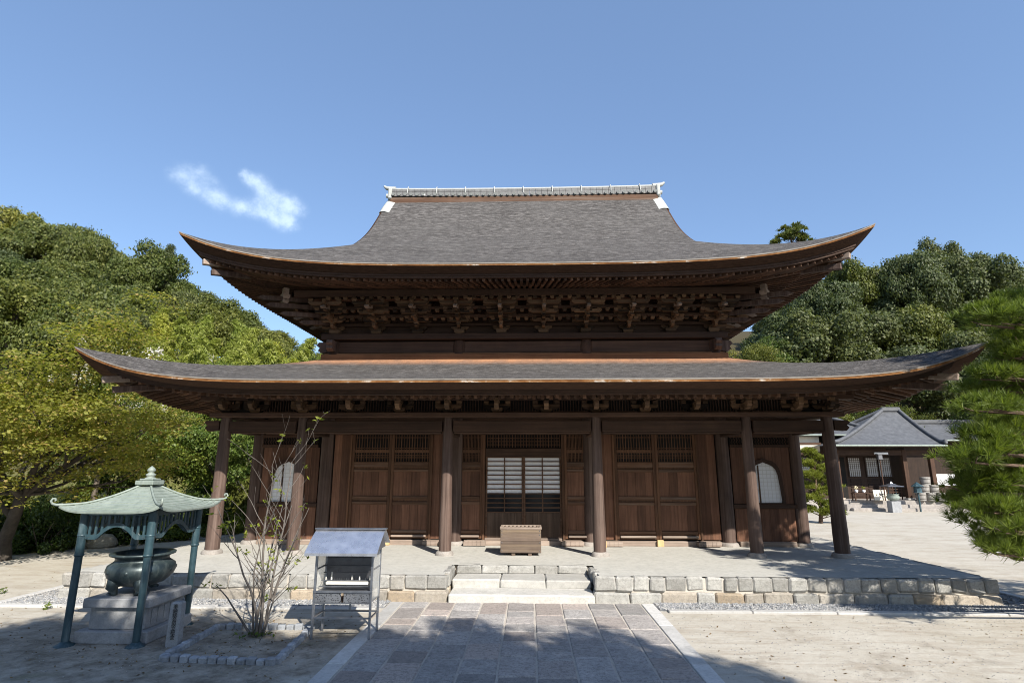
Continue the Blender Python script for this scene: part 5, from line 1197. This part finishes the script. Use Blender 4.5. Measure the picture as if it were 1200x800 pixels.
SHADE = [(7.5, -17.8, 12.4, 1.9), (5.6, -18.6, 12.2, 2.5), (4.2, -18.1, 12.2, 3.0), (1.8, -17.8, 12.0, 3.2), (-1.4, -18.1, 12.2, 3.4), (-5.2, -18.3, 12.0, 3.5), (-9.5, -18.5, 12.2, 3.6), (-14, -18.9, 12.0, 3.6), (4.4, -20.8, 12.2, 2.8), (2.2, -21.2, 12.2, 3.6), (-2.4, -21.5, 12.2, 3.8), (4.0, -19.8, 11.4, 2.5), (0, -20.2, 11.6, 3.2)]
SHRUBS = [(-14.7, 3.4, 1.0, 1.1, 'd', 'dark glossy shrub at the foot of the maple trunk'), (-13.6, 5.6, 1.1, 1.0, 'd', 'dark shrub just behind the pale boulder'), (-12.6, 6.9, 1.1, 0.9, 's', 'fresh green shrub behind the burner canopy, right of the boulder'), (-15.6, 4.6, 1.2, 1.5, 's', 'fresh green shrub between maple trunk and boulder'), (-11.8, 8.6, 0.9, 0.75, 'l', 'lime yellow low shrub left of the outer porch column'), (-12.9, 8.6, 1.3, 1.5, 'd', 'tall dark shrub rising behind the pavilion roof'), (-14.2, 7.4, 1.4, 1.9, 'd', 'large dark shrub behind the maple crown'), (-16.6, 3.2, 1.3, 1.2, 'd', 'dark shrub left of the maple trunk'), (-11.3, 10.6, 1.1, 1.2, 's', 'fresh green shrub close to the outer porch column'), (-12.6, 12.2, 1.5, 2.3, 'y', 'yellowish tall shrub seen left of the outer porch column'), (-16.5, 8.5, 1.7, 2.4, 's', 'tall fresh green shrub behind the maple'), (-18.6, 5.2, 1.6, 2.0, 'y', 'yellowish shrub at the far left edge of the courtyard'), (-14.6, 17.5, 1.8, 2.3, 'y', 'yellowish shrub on the bank framed by the two left porch columns'), (-19.4, 22.5, 2.2, 2.6, 's', 'fresh green shrub high on the bank framed by the left porch columns')]
SMALL = [('small_tree', 'bright green tree tucked against the upper eave above the lower roof on the right', 19.2, 37.0, 12.6, 2.4, 'y', {}), ('small_tree', 'dark tree second from the upper eave above the lower roof on the right', 21.9, 38.5, 13.6, 2.8, 'g', {}), ('small_tree', 'leafy tree third from the upper eave above the lower roof on the right', 24.3, 40.0, 14.2, 3.0, 's', {}), ('small_tree', 'airy green tree just behind the incense pavilion roof', -15.4, 9.6, 4.6, 1.9, 's', {}), ('small_tree', 'yellow green tree at the foot of the bank behind the maple', -17.2, 12.5, 6.0, 2.4, 'y', {}), ('small_tree', 'tall loose tree behind the left roof tip', -15.0, 14.0, 7.6, 2.6, 's', {}), ('small_tree', 'bushy green tree directly left of the outer porch column', -13.8, 11.0, 5.6, 2.0, 's', {}), ('small_tree', 'loose yellow green tree under the left eave', -12.2, 14.5, 6.2, 2.2, 'y', {}), ('small_tree', 'dense dark tree behind the maple crown', -18.8, 9.5, 6.6, 2.6, 'g', {}), ('small_tree', 'olive tree standing on the bank behind the flowering tree', -21.5, 13.0, 7.5, 3.0, 'm', {}), ('small_tree', 'slender green tree framed between the left porch columns', -19.2, 24.5, 6.5, 2.2, 'y', {}), ('small_tree', 'round green tree below the bamboo grove', -17.0, 18.0, 6.0, 2.4, 'g', {}), ('small_tree', 'broad green tree at the far left behind the maple', -23.5, 7.0, 7.5, 3.2, 'g', {}), ('small_tree', 'yellow green bush tree under the right end of the upper roof', 26.0, 36.0, 9.0, 2.6, 'y', {}), ('small_tree', 'young green tree behind the right slope of the lower roof', 29.5, 37.0, 10.0, 2.8, 's', {}), ('small_tree', 'layered green tree over the ridge of the tiled hall', 30.5, 33.5, 8.6, 3.0, 'g', {}), ('small_tree', 'dark leafy tree behind the tiled hall and the pine', 36.0, 30.0, 9.0, 3.4, 'd', {})]
PINEPADS = [(-2.91, 1.03, 1.99, 0.49, 0.3, 60), (-3.99, -0.35, 1.28, 0.43, 0.3, 60), (-2.13, 1.22, 2.46, 0.38, 0.3, 60), (-4.0, -0.38, 2.8, 0.39, 0.3, 60), (-2.07, 1.03, 5.11, 0.38, 0.3, 60), (-3.52, -0.4, 4.92, 0.48, 0.3, 60), (-3.21, 0.12, 1.44, 0.49, 0.3, 60), (-3.83, -0.03, 2.33, 0.49, 0.3, 60), (-2.69, 0.25, 4.19, 0.38, 0.3, 60), (-4.4, -0.39, 2.66, 0.45, 0.3, 60), (-3.06, 0.17, 3.27, 0.43, 0.3, 60), (-1.79, 1.36, 5.8, 0.36, 0.3, 60), (-3.92, -0.37, 1.61, 0.47, 0.3, 60), (-3.27, 0.22, 1.12, 0.41, 0.3, 60), (-4.06, -0.21, 1.89, 0.46, 0.3, 60), (-3.33, 0.17, 4.1, 0.38, 0.3, 60), (-2.71, 0.33, 3.02, 0.39, 0.3, 60), (-3.95, -0.3, 3.5, 0.49, 0.3, 60), (-2.52, 0.48, 3.43, 0.46, 0.3, 60), (-2.81, 0.8, 2.23, 0.47, 0.3, 60), (-4.01, 0.11, 2.2, 0.43, 0.3, 60), (-3.45, 0.77, 1.64, 0.47, 0.3, 60), (-2.24, 1.06, 3.67, 0.45, 0.3, 60), (-3.63, 0.28, 1.34, 0.42, 0.3, 60), (-1.7, 1.33, 3.92, 0.49, 0.3, 60), (-2.96, 0.08, 4.43, 0.38, 0.3, 60), (-2.88, 0.94, 3.97, 0.44, 0.3, 60), (-3.13, 0.47, 2.54, 0.49, 0.3, 60), (-2.76, 0.13, 4.69, 0.48, 0.3, 60), (-3.9, 0.53, 1.97, 0.38, 0.3, 60), (-3.5, -0.12, 5.13, 0.38, 0.3, 60), (-4.08, -0.25, 3.0, 0.4, 0.3, 60), (-2.18, 1.14, 2.72, 0.39, 0.3, 60), (-2.37, 1.21, 2.95, 0.45, 0.3, 60), (-3.46, -0.19, 1.81, 0.4, 0.3, 60), (-2.25, 1.2, 3.93, 0.39, 0.3, 60), (-1.72, 0.97, 5.59, 0.46, 0.3, 60), (-2.85, 0.63, 3.48, 0.49, 0.3, 60), (-3.5, 0.11, 3.17, 0.46, 0.3, 60), (-1.9, 0.78, 5.22, 0.47, 0.3, 60), (-2.91, 0.72, 1.88, 0.48, 0.3, 60), (-2.11, 1.26, 1.99, 0.48, 0.3, 60), (-1.88, 0.92, 4.69, 0.42, 0.3, 60), (-2.31, 0.8, 4.03, 0.49, 0.3, 60), (-3.38, 0.69, 2.5, 0.44, 0.3, 60), (-2.86, 0.03, 5.17, 0.38, 0.3, 60), (-2.03, 1.39, 4.49, 0.38, 0.3, 60), (-0.2, -0.49, 3.07, 0.63, 0.4, 48), (-1.51, 0.23, 2.88, 0.6, 0.4, 48), (1.48, -1.73, 5.54, 0.53, 0.4, 48), (1.75, -0.58, 6.89, 0.65, 0.4, 48), (-2.24, -0.81, 5.56, 0.55, 0.4, 48), (0.79, 0.32, 5.33, 0.63, 0.4, 48), (0.3, 0.92, 4.39, 0.7, 0.4, 48), (1.02, -0.23, 5.15, 0.64, 0.4, 48), (-1.83, -1.79, 4.06, 0.51, 0.4, 48), (-1.08, 0.6, 4.13, 0.61, 0.4, 48), (-0.8, -0.92, 6.85, 0.58, 0.4, 48), (-0.46, 1.24, 3.3, 0.6, 0.4, 48), (0.87, 1.91, 6.63, 0.53, 0.4, 48), (1.76, 0.96, 6.58, 0.62, 0.4, 48), (0.64, -0.03, 2.97, 0.54, 0.4, 48), (-0.75, -1.21, 7.61, 0.54, 0.4, 48), (0.89, -0.61, 3.91, 0.56, 0.4, 48), (-0.28, 0.48, 2.75, 0.51, 0.4, 48), (-0.51, -0.69, 3.83, 0.54, 0.4, 48), (0.73, -1.0, 3.38, 0.55, 0.4, 48), (-0.66, -0.15, 3.21, 0.61, 0.4, 48), (2.07, -0.97, 5.48, 0.7, 0.4, 48), (1.4, -0.64, 5.93, 0.53, 0.4, 48), (-0.73, -0.27, 3.36, 0.7, 0.4, 48), (1.97, -0.61, 3.97, 0.53, 0.4, 48), (-2.63, -0.88, 3.46, 0.5, 0.4, 48), (2.13, -0.62, 3.52, 0.59, 0.4, 48), (-0.3, -0.48, 2.9, 0.53, 0.4, 48), (-0.17, 0.67, 5.66, 0.52, 0.4, 48), (0.32, 1.96, 6.02, 0.59, 0.4, 48), (-0.71, -0.08, 7.68, 0.51, 0.4, 48), (1.42, -0.92, 4.46, 0.7, 0.4, 48), (2.06, 1.14, 4.15, 0.55, 0.4, 48), (-1.32, -0.93, 3.28, 0.55, 0.4, 48), (-0.09, 1.41, 4.97, 0.62, 0.4, 48), (-0.06, 0.4, 7.8, 0.5, 0.4, 48), (0.74, 0.38, 3.93, 0.68, 0.4, 48), (1.14, 0.04, 4.93, 0.53, 0.4, 48), (0.48, -1.06, 3.99, 0.5, 0.4, 48), (0.21, -1.37, 5.89, 0.57, 0.4, 48), (-0.32, 1.03, 4.47, 0.62, 0.4, 48), (2.17, 1.08, 5.65, 0.57, 0.4, 48), (0.31, 1.8, 6.76, 0.7, 0.4, 48), (-0.64, 0.2, 7.57, 0.56, 0.4, 48), (2.02, -0.12, 3.16, 0.59, 0.4, 48), (-0.02, -0.56, 6.2, 0.52, 0.4, 48)]
# ------------------------------------------------------------------ vegetation
def limbs(mb, H, R, r0, n=7, lean=0.):
    mb.tube([(0, 0, -.6), (.05 * R * lean, 0, H * .2), (.12 * R * lean, .03 * R, H * .42), (.15 * R * lean, .05 * R, H * .62), (.15 * R, .05 * R, H * .82)], [r0 * 1.5, r0, r0 * .8, r0 * .55, r0 * .2], 8)
    for i in range(n):
        a = 2 * PI * i / n + rng.uniform(-.3, .3); z = H * rng.uniform(.30, .60); k = rng.uniform(.5, .85)
        mb.tube([(.1 * R * lean, 0, z), (math.cos(a) * R * .3 * k, math.sin(a) * R * .3 * k, z + H * .09), (math.cos(a) * R * .85 * k, math.sin(a) * R * .85 * k, z + H * .22)], [r0 * .45, r0 * .3, r0 * .1], 6)
def broad_crown(nl, H, R, lobes, size, zc=.62, zr=.38):
    P = []
    for i in range(lobes):
        u = nrg.normal(0, 1, 3); u /= np.linalg.norm(u); u[2] = abs(u[2]) * 1.0 - .32 if rng.random() < .88 else u[2]
        k = nrg.uniform(.62, .93)
        c = np.array([u[0] * R * k, u[1] * R * k, H * zc + u[2] * H * zr * k]); r = R * nrg.uniform(.17, .34)
        n = int(nl * (r / (R * .26)) ** 2); p, d = lobe_pts(c, r, n, (1.05, 1.05, .80), .45)
        P.append(leaves(p, d, size, .62, .55))
    return np.concatenate(P)
protos = {}
def make_tree(name, quads, mat, trunk_fn, bark, label, cat, group=None):
    t = thing(name, label, cat, (0, 0, 0), 0, group)
    mb = MB(); trunk_fn(mb); mb.build('trunk', bark, t); link(quads_mesh('crown', quads, mat), 'crown', t); return t
def instance(proto, first, name, label, cat, group, x, y, z, sc, rz, mat=None):
    """first use moves the proto itself, later uses copy it and its parts"""
    o = proto if first else copy_tree(proto)
    o.location = (x, y, z); o.scale = sc; o.rotation_euler = (0, 0, rz); o['label'] = label; o['category'] = cat
    if group: o['group'] = group
    elif 'group' in o: del o['group']
    if mat:
        for ch in o.children:
            if ch.name.startswith('crown'): ch.material_slots[0].link = 'OBJECT'; ch.material_slots[0].material = mat
    return o
BH, BR = 12., 4.6
bp = [make_tree('broadleaf_tree', broad_crown(760, BH, BR, 58, .25), L_MID, lambda mb: limbs(mb, BH, BR, .24), M_BARKT, 'x', 'tree') for _ in range(3)]
bp_used = [False] * 3
def bamboo_q(H):
    P = []
    for i in range(30):
        q = i / 29; h = H * (.22 + .78 * q); bend = np.array([1.5 * (h / H) ** 4, .3 * (h / H) ** 4, 0]); a0 = rng.uniform(0, 6.28)
        for s_ in (0, 2.1, 4.2):
            a = a0 + s_ + rng.uniform(-.4, .4); L_ = (1.55 * (1 - q ** 2.2) + .35) * rng.uniform(.7, 1.15); o = np.array([math.cos(a), math.sin(a), 0])
            n = 64; t = nrg.uniform(.12, 1, n)[:, None]
            p = np.array([0, 0, h]) + bend + o * t * L_ + np.array([0, 0, 1.]) * (.75 * t - 1.05 * t ** 2) * L_ + nrg.normal(0, .10, (n, 3))
            P.append(leaves(p, np.tile(o * .5 + np.array([0, 0, .8]), (n, 1)), .30, .24, .55, droop=.8))
    return np.concatenate(P)
def culm(H): return lambda mb: mb.tube([(1.5 * (k / 10) ** 4, .3 * (k / 10) ** 4, H * k / 10 - .3 * (k < 1)) for k in range(11)], [.055 * (1 - .08 * k) for k in range(11)], 8)
mp = [make_tree('bamboo', bamboo_q(10.), L_BAM, culm(10.), M_CULM, 'x', 'bamboo') for _ in range(2)]
mp_used = [False] * 2
for i, (kind, x, y, z, H, R) in enumerate(FOREST):
    left = x < 0
    if kind == 'broad':
        k = i % 3; q = rng.random()
        if left: mat = L_MID if q < .62 else (L_YEL if q < .85 else L_BLUE); g = 'broadleaf trees of the forest on the left hillside'; lb = {L_MID: 'mid green broadleaf tree in the dense forest on the left hillside', L_YEL: 'yellowish green broadleaf tree in the dense forest on the left hillside', L_BLUE: 'dull olive broadleaf tree in the dense forest on the left hillside'}[mat]
        else: mat = L_BLUE if q < .68 else (L_MID if q < .9 else L_YEL); g = 'broadleaf trees of the forest on the right hillside'; lb = {L_MID: 'mid green broadleaf tree in the dense forest on the right hillside', L_YEL: 'yellowish green broadleaf tree in the dense forest on the right hillside', L_BLUE: 'dull olive broadleaf tree in the dense forest on the right hillside'}[mat]
        instance(bp[k], not bp_used[k], 'broadleaf_tree', lb, 'tree', g + (' ' + {L_MID: '(mid green)', L_YEL: '(yellowish)', L_BLUE: '(olive)'}[mat]), x, y, z - .1, (R / BR, R / BR * rng.uniform(.9, 1.1), H / BH), rng.uniform(0, 6.28), mat); bp_used[k] = True
    else:
        k = i % 2
        instance(mp[k], not mp_used[k], 'bamboo', 'bright green feathery bamboo in the grove left of the temple roofs', 'bamboo', 'bamboo of the grove on the left hillside', x, y, z - .1, (1.15, 1.15, H / 10.), rng.uniform(0, 6.28)); mp_used[k] = True
def hz(x, y): return float(hill(np.float64(x), np.float64(y))) + G
# shade trees standing behind the viewer, whose crowns shade the foreground
for k, (x, y, H, R) in enumerate(SHADE):
    instance(bp[k % 3], False, 'shade_tree', 'tall broadleaf tree shading the foreground from behind the viewer', 'tree', 'shade trees behind the viewer', x, y, G - .1, (R / BR, R / BR, H / BH), rng.uniform(0, 6.28), L_MID)

# umbrella-crowned pine above the right end of the upper roof
def pine_q(pads, needle=.20, tuft=70, width=.012, upb=.8):
    """pads: (x, y, z, radius, flat, tufts) of needle tufts"""
    Q = []
    for (x, y, z, r, fl, n) in pads:
        c, d = lobe_pts((x, y, z), r, n, (1, 1, fl), .6)
        for p, dd in zip(c, d):
            ax = unit(dd * .55 + np.array([0, 0, upb]) + nrg.normal(0, .25, 3))
            v = unit(ax + nrg.normal(0, .62, (tuft, 3))); L_ = needle * nrg.uniform(.6, 1.15, tuft)[:, None]
            side = unit(np.cross(v, nrg.normal(0, 1, (tuft, 3)))) * width * .5
            b = p + v * L_ * .06; e = p + v * L_
            Q.append(np.stack([b - side, b + side, e + side * .35, e - side * .35], 1))
    return np.concatenate(Q)
t = thing('umbrella_pine', 'lone pine whose rounded tuft rises above the right end of the upper roof', 'tree', (37.0, 60., hz(37, 60) - .2))
H_ = 35.6 - hz(37, 60)
mb = MB(); mb.tube([(0, 0, -.3), (.2, 0, H_ * .5), (0, .1, H_ * .95)], [.3, .22, .06], 8)
pads = []
for i in range(25):
    a = rng.uniform(0, 6.28); rr = rng.uniform(.3, 2.7); zz = H_ - .35 - rr * rr * .28 - rng.uniform(0, 1.3); pads.append((math.cos(a) * rr, math.sin(a) * rr, zz, .55, .6, 15)); mb.tube([(0, .05, zz - .9), (math.cos(a) * rr, math.sin(a) * rr, zz - .2)], [.05, .02], 5)
mb.build('trunk', M_BARKP, t); link(quads_mesh('crown', pine_q(pads, .55, 16, .12), L_MID), 'crown', t)

# conifer standing out at the edge of the left forest
t = thing('conifer', 'pale blue green pointed conifer at the edge of the left hillside forest', 'tree', (-50., 58., hz(-50, 58) - .2))
H_ = 32.5 - hz(-50, 58); mb = MB(); mb.tube([(0, 0, -.3), (0, 0, H_ * .97)], [.3, .03], 8); mb.build('trunk', M_BARKT, t)
P = []
for i in range(60):
    k = i / 59; a = i * 2.4; rr = 3.6 * (1 - k) ** .8 * rng.uniform(.5, 1); p, d = lobe_pts((math.cos(a) * rr, math.sin(a) * rr, H_ * (.25 + .75 * k)), .55 + .6 * (1 - k), 260, (1, 1, .8), .3); P.append(leaves(p, d, .22, .4, .6, droop=.3))
link(quads_mesh('crown', np.concatenate(P), L_BLUE), 'crown', t)

# spreading maple at the left edge
t = thing('maple_tree', 'spreading olive maple with mottled forked trunk at the left edge of the courtyard', 'tree', (-14.45, 1.75, G))
mb = MB(); P = []
mb.tube([(0, 0, -.15), (-.03, 0, .5), (.10, .05, 1.25), (.22, .05, 1.95)], [.26, .175, .155, .14], 12)
tips = []
def branch(p, d, L, r, lev):
    path = [p]; rad = [r]; n = 5
    for i in range(n):
        d = (d + Vector((rng.gauss(0, .16), rng.gauss(0, .16), rng.gauss(-.01, .07)))).normalized(); p = p + d * L / n; path.append(p); rad.append(r * (1 - .6 * (i + 1) / n))
        if lev < 3 and i >= 1 and rng.random() < .75:
            s = Vector((d.y, -d.x, 0)) * rng.choice((-1, 1)); branch(p, (d * .7 + s * rng.uniform(.4, .9) + Vector((0, 0, rng.uniform(-.05, .3)))).normalized(), L * rng.uniform(.45, .62), rad[-1] * .6, lev + 1)
    mb.tube(path, rad, 7 if lev < 2 else 5); tips.append((path[-1], lev)); tips.append((path[3], lev))
for a, e, L_ in ((.15, .75, 3.4), (1.2, .9, 3.0), (2.4, .8, 3.2), (3.3, .7, 3.3), (4.3, .75, 3.0), (5.3, .6, 3.2), (.7, 1.5, 3.6), (5.9, 1.25, 3.5)):
    branch(Vector((.20, .05, 1.7)), Vector((math.cos(a), math.sin(a), e)).normalized(), L_, .105, 1)
branch(Vector((.08, .05, 1.15)), Vector((-.8, -.2, .7)).normalized(), 3.0, .11, 1)
for a, e, L_ in ((.0, .12, 2.7), (.9, .2, 2.6), (5.2, .15, 2.6), (3.6, .2, 2.4)): branch(Vector((.2, .05, 1.75)), Vector((math.cos(a), math.sin(a), e)).normalized(), L_, .06, 2)
mb.build('trunk', M_BARKM, t)
for p, lev in tips:
    for _ in range(2):
        c = (p.x + rng.gauss(0, .45), p.y + rng.gauss(0, .45), p.z + rng.gauss(.12, .22)); pp, d = lobe_pts(c, rng.uniform(.45, .85), 115, (1.1, 1.1, .24), .2)
        P.append(leaves(pp, d * .3 + np.array([0, 0, 1.]), .088, .75, .45))
link(quads_mesh('crown', np.concatenate(P), L_MAPLE), 'crown', t)

# shrubs and small trees along the left edge
def shrub_q(n, size, lob=26):
    P = []
    for i in range(lob):
        u = nrg.normal(0, 1, 3); u /= np.linalg.norm(u); u[2] = abs(u[2]); k = nrg.uniform(.5, .95)
        p, d = lobe_pts((u[0] * k, u[1] * k, .12 + u[2] * k * .85), nrg.uniform(.16, .34), n, (1, 1, .85), .4); P.append(leaves(p, d, size, .5, .7))
    return np.concatenate(P)
def stem_fn(mb):
    for i in range(7):
        a = i * .9; mb.tube([(math.cos(a) * .05, math.sin(a) * .05, -.1), (math.cos(a) * .3, math.sin(a) * .3, .45), (math.cos(a + .3) * .6, math.sin(a + .3) * .6, .85)], [.022, .016, .006], 5)
sp = [make_tree('shrub', shrub_q(420, .085), L_SHRUB, stem_fn, M_BARKT, 'x', 'shrub') for _ in range(2)]
su = [False, False]
for i, (x, y, r, h, mt, lb) in enumerate(SHRUBS):
    k = i % 2; instance(sp[k], not su[k], 'shrub', lb, 'shrub', None, x, y, hz(x, y) - .05, (r, r, h), rng.uniform(0, 6.28), {'s': L_SHRUB, 'd': L_DARK, 'y': L_YEL, 'l': L_LIME, 'm': L_MAPLE}[mt]); su[k] = True
def small_tree(name, label, x, y, H, R, mat, lobes=46, n=420, size=.11, bark=M_BARKT, zc=.6, zr=.42):
    t = thing(name, label, 'tree', (x, y, hz(x, y) - .05)); mb = MB(); limbs(mb, H, R, .09 * H / 6, 8); mb.build('trunk', bark, t)
    link(quads_mesh('crown', broad_crown(n, H, R, lobes, size, zc, zr), mat), 'crown', t); return t
for a in SMALL: small_tree(*a[:6], {'s': L_SHRUB, 'd': L_DARK, 'y': L_YEL, 'm': L_MAPLE, 'g': L_MID}[a[6]], **a[7])
# white flowering tree behind the left roof tip
t = small_tree('flowering_tree', 'tree with clusters of white blossom behind the left tip of the lower roof', -16.3, 7.2, 7.0, 2.0, L_SHRUB, lobes=40, n=330)
P = []
for i in range(34):
    a = rng.uniform(0, 6.28); rr = rng.uniform(.8, 2.1); z = rng.uniform(4.6, 7.3); p, d = lobe_pts((math.cos(a) * rr, math.sin(a) * rr, z), rng.uniform(.12, .26), 60, (1, 1, 1.2), .2); P.append(leaves(p, d, .075, .8, .8))
link(quads_mesh('blossom', np.concatenate(P), L_WHITE), 'blossom', t)
# grass on the left bank
gp = []
while len(gp) < 26000:
    x = rng.uniform(-30, -9.5); y = rng.uniform(2, 30); xb_ = np.interp(y, [-2, 1, 5, 9, 14, 30], [-19, -15.5, -14, -12.2, -10.2, -10])
    if x < xb_ - rng.uniform(0, .8): gp.append((x, y, hz(x, y)))
gp = np.array(gp); n = len(gp); up = unit(np.array([0, 0, 1.]) + nrg.normal(0, .35, (n, 3))); sd = unit(np.cross(up, nrg.normal(0, 1, (n, 3)))); h_ = nrg.uniform(.06, .2, (n, 1))
link(quads_mesh('grass', np.stack([gp - sd * .02, gp + sd * .02, gp + up * h_ + sd * .006, gp + up * h_ - sd * .006], 1), L_GRASS), 'grass', kind='stuff', label='short grass on the bank left of the courtyard')
fl = []
while len(fl) < 900:
    x = rng.gauss(-5.5, 3.2) if rng.random() < .6 else rng.uniform(-15, 10); y = rng.gauss(-5.2, 1.3) if x > -8 else rng.uniform(-5, 3)
    if not (-2.6 < x < 2.7) and not (-9.2 < x < 9.2 and y > -2.8): fl.append((x, y, G + .008))
link(quads_mesh('fallen_leaves', leaves(np.array(fl), np.tile((0, 0, 1.), (len(fl), 1)), .045, .5, .35), L_DRY), 'fallen_leaves', kind='stuff', label='dry brown leaves scattered over the sandy ground')
for i, (x, y, H) in enumerate(((-24.0, 27.0, 9.0), (-19.5, 26.0, 8.5), (-21.8, 24.5, 8.6), (-16.5, 27.5, 8.0))):
    t = thing('bare_sapling', ('tall bare pale sapling before the bamboo, leftmost of the bare ones', 'bare pale sapling with short side twigs before the bamboo, third from the left', 'bare pale sapling before the bamboo, second from the left', 'bare pale sapling close to the upper eave before the bamboo')[i], 'sapling', (x, y, hz(x, y) - .1)); mb = MB()
    mb.tube([(0, 0, 0), (.1, 0, H * .5), (.05, .05, H)], [.07, .05, .012], 7)
    for k in range(26): z = H * rng.uniform(.35, .98); a = rng.uniform(0, 6.28); L_ = (1.1 - z / H) * 1.8 + .25; mb.tube([(.07, 0, z), (.07 + math.cos(a) * L_ * .5, math.sin(a) * L_ * .5, z + L_ * .42), (.07 + math.cos(a) * L_, math.sin(a) * L_, z + L_ * .62)], [.016, .011, .005], 4)
    mb.build('stem', M_PALE, t)
# small weeds on the courtyard edge
for i, (x, y) in enumerate(((-10.6, -2.3), (-8.6, -3.55), (-7.0, -2.85), (-4.9, -2.85))):
    t = thing('weed', ('tuft of weeds on the sand left of the platform corner', 'tiny weed beside the pale kerb behind the pavilion', 'green weed growing from the platform foot behind the pavilion', 'small weed growing from the platform foot behind the bare shrub')[i], 'weed', (x, y, G))
    p, d = lobe_pts((0, 0, .05), .09, 40, (1, 1, .8), .5); link(quads_mesh('leaves', leaves(p, d, .07, .3, .5), L_SHRUB), 'leaves', t)

# trained pine beside the far hall
t = thing('trained_pine', 'small yellow green trained pine seen past the right corner column', 'tree', (14.0, 14.0, G))
mb = MB(); mb.tube([(0, 0, -.1), (.1, 0, .7), (-.08, 0, 1.5), (.06, 0, 2.4), (.0, 0, 3.2)], [.10, .08, .065, .05, .02], 8)
pads = []
for (x, y, z, r) in ((-.2, 0, 3.3, .32), (.25, .1, 3.0, .38), (-.35, .1, 2.75, .42), (.45, -.1, 2.5, .45), (-.3, -.2, 2.2, .45), (.55, .1, 1.95, .5), (-.45, .1, 1.65, .5), (.4, -.1, 1.4, .5), (-.3, 0, 1.1, .5), (.55, 0, .85, .45), (-.5, .1, .6, .4), (.25, -.2, .5, .4), (.8, .1, 1.6, .35), (.8, -.1, .45, .3)):
    pads.append((x, y, z, r, .35, 75)); mb.tube([(.02, 0, z - .25), (x * .9, y, z - .05)], [.03, .012], 5)
mb.build('trunk', M_BARKP, t); link(quads_mesh('crown', pine_q(pads, .18, 34, .020), L_PINEY), 'crown', t)

# big pine at the right edge
t = thing('black_pine', 'large pine reaching in from the right edge with long needled branches', 'tree', (11.6, -4.6, G))
mb = MB(); mb.tube([(0, 0, -.2), (.05, .1, 1.4), (-.25, .0, 3.0), (.1, -.1, 4.6), (-.1, 0, 6.4), (0, 0, 7.4)], [.30, .24, .20, .16, .09, .03], 12)
pads = []
for (x, y, z, r, fl, n) in PINEPADS:
    pads.append((x, y, z, r, fl, n)); zt = max(.4, z - .35)
    mb.tube([(0, 0, zt - .1), (x * .4, y * .4, zt + .12), (x * .75, y * .75, z - .12), (x, y, z - .04)], [.075, .05, .03, .012], 6)
    for k in range(5): a = rng.uniform(0, 6.28); mb.tube([(x * .8, y * .8, z - .12), (x + math.cos(a) * r * .5, y + math.sin(a) * r * .5, z - .06), (x + math.cos(a) * r * .9, y + math.sin(a) * r * .9, z + .02)], [.02, .012, .005], 5)
mb.build('trunk', M_BARKP, t); link(quads_mesh('crown', pine_q(pads, .17, 46, .009), L_PINE), 'crown', t)
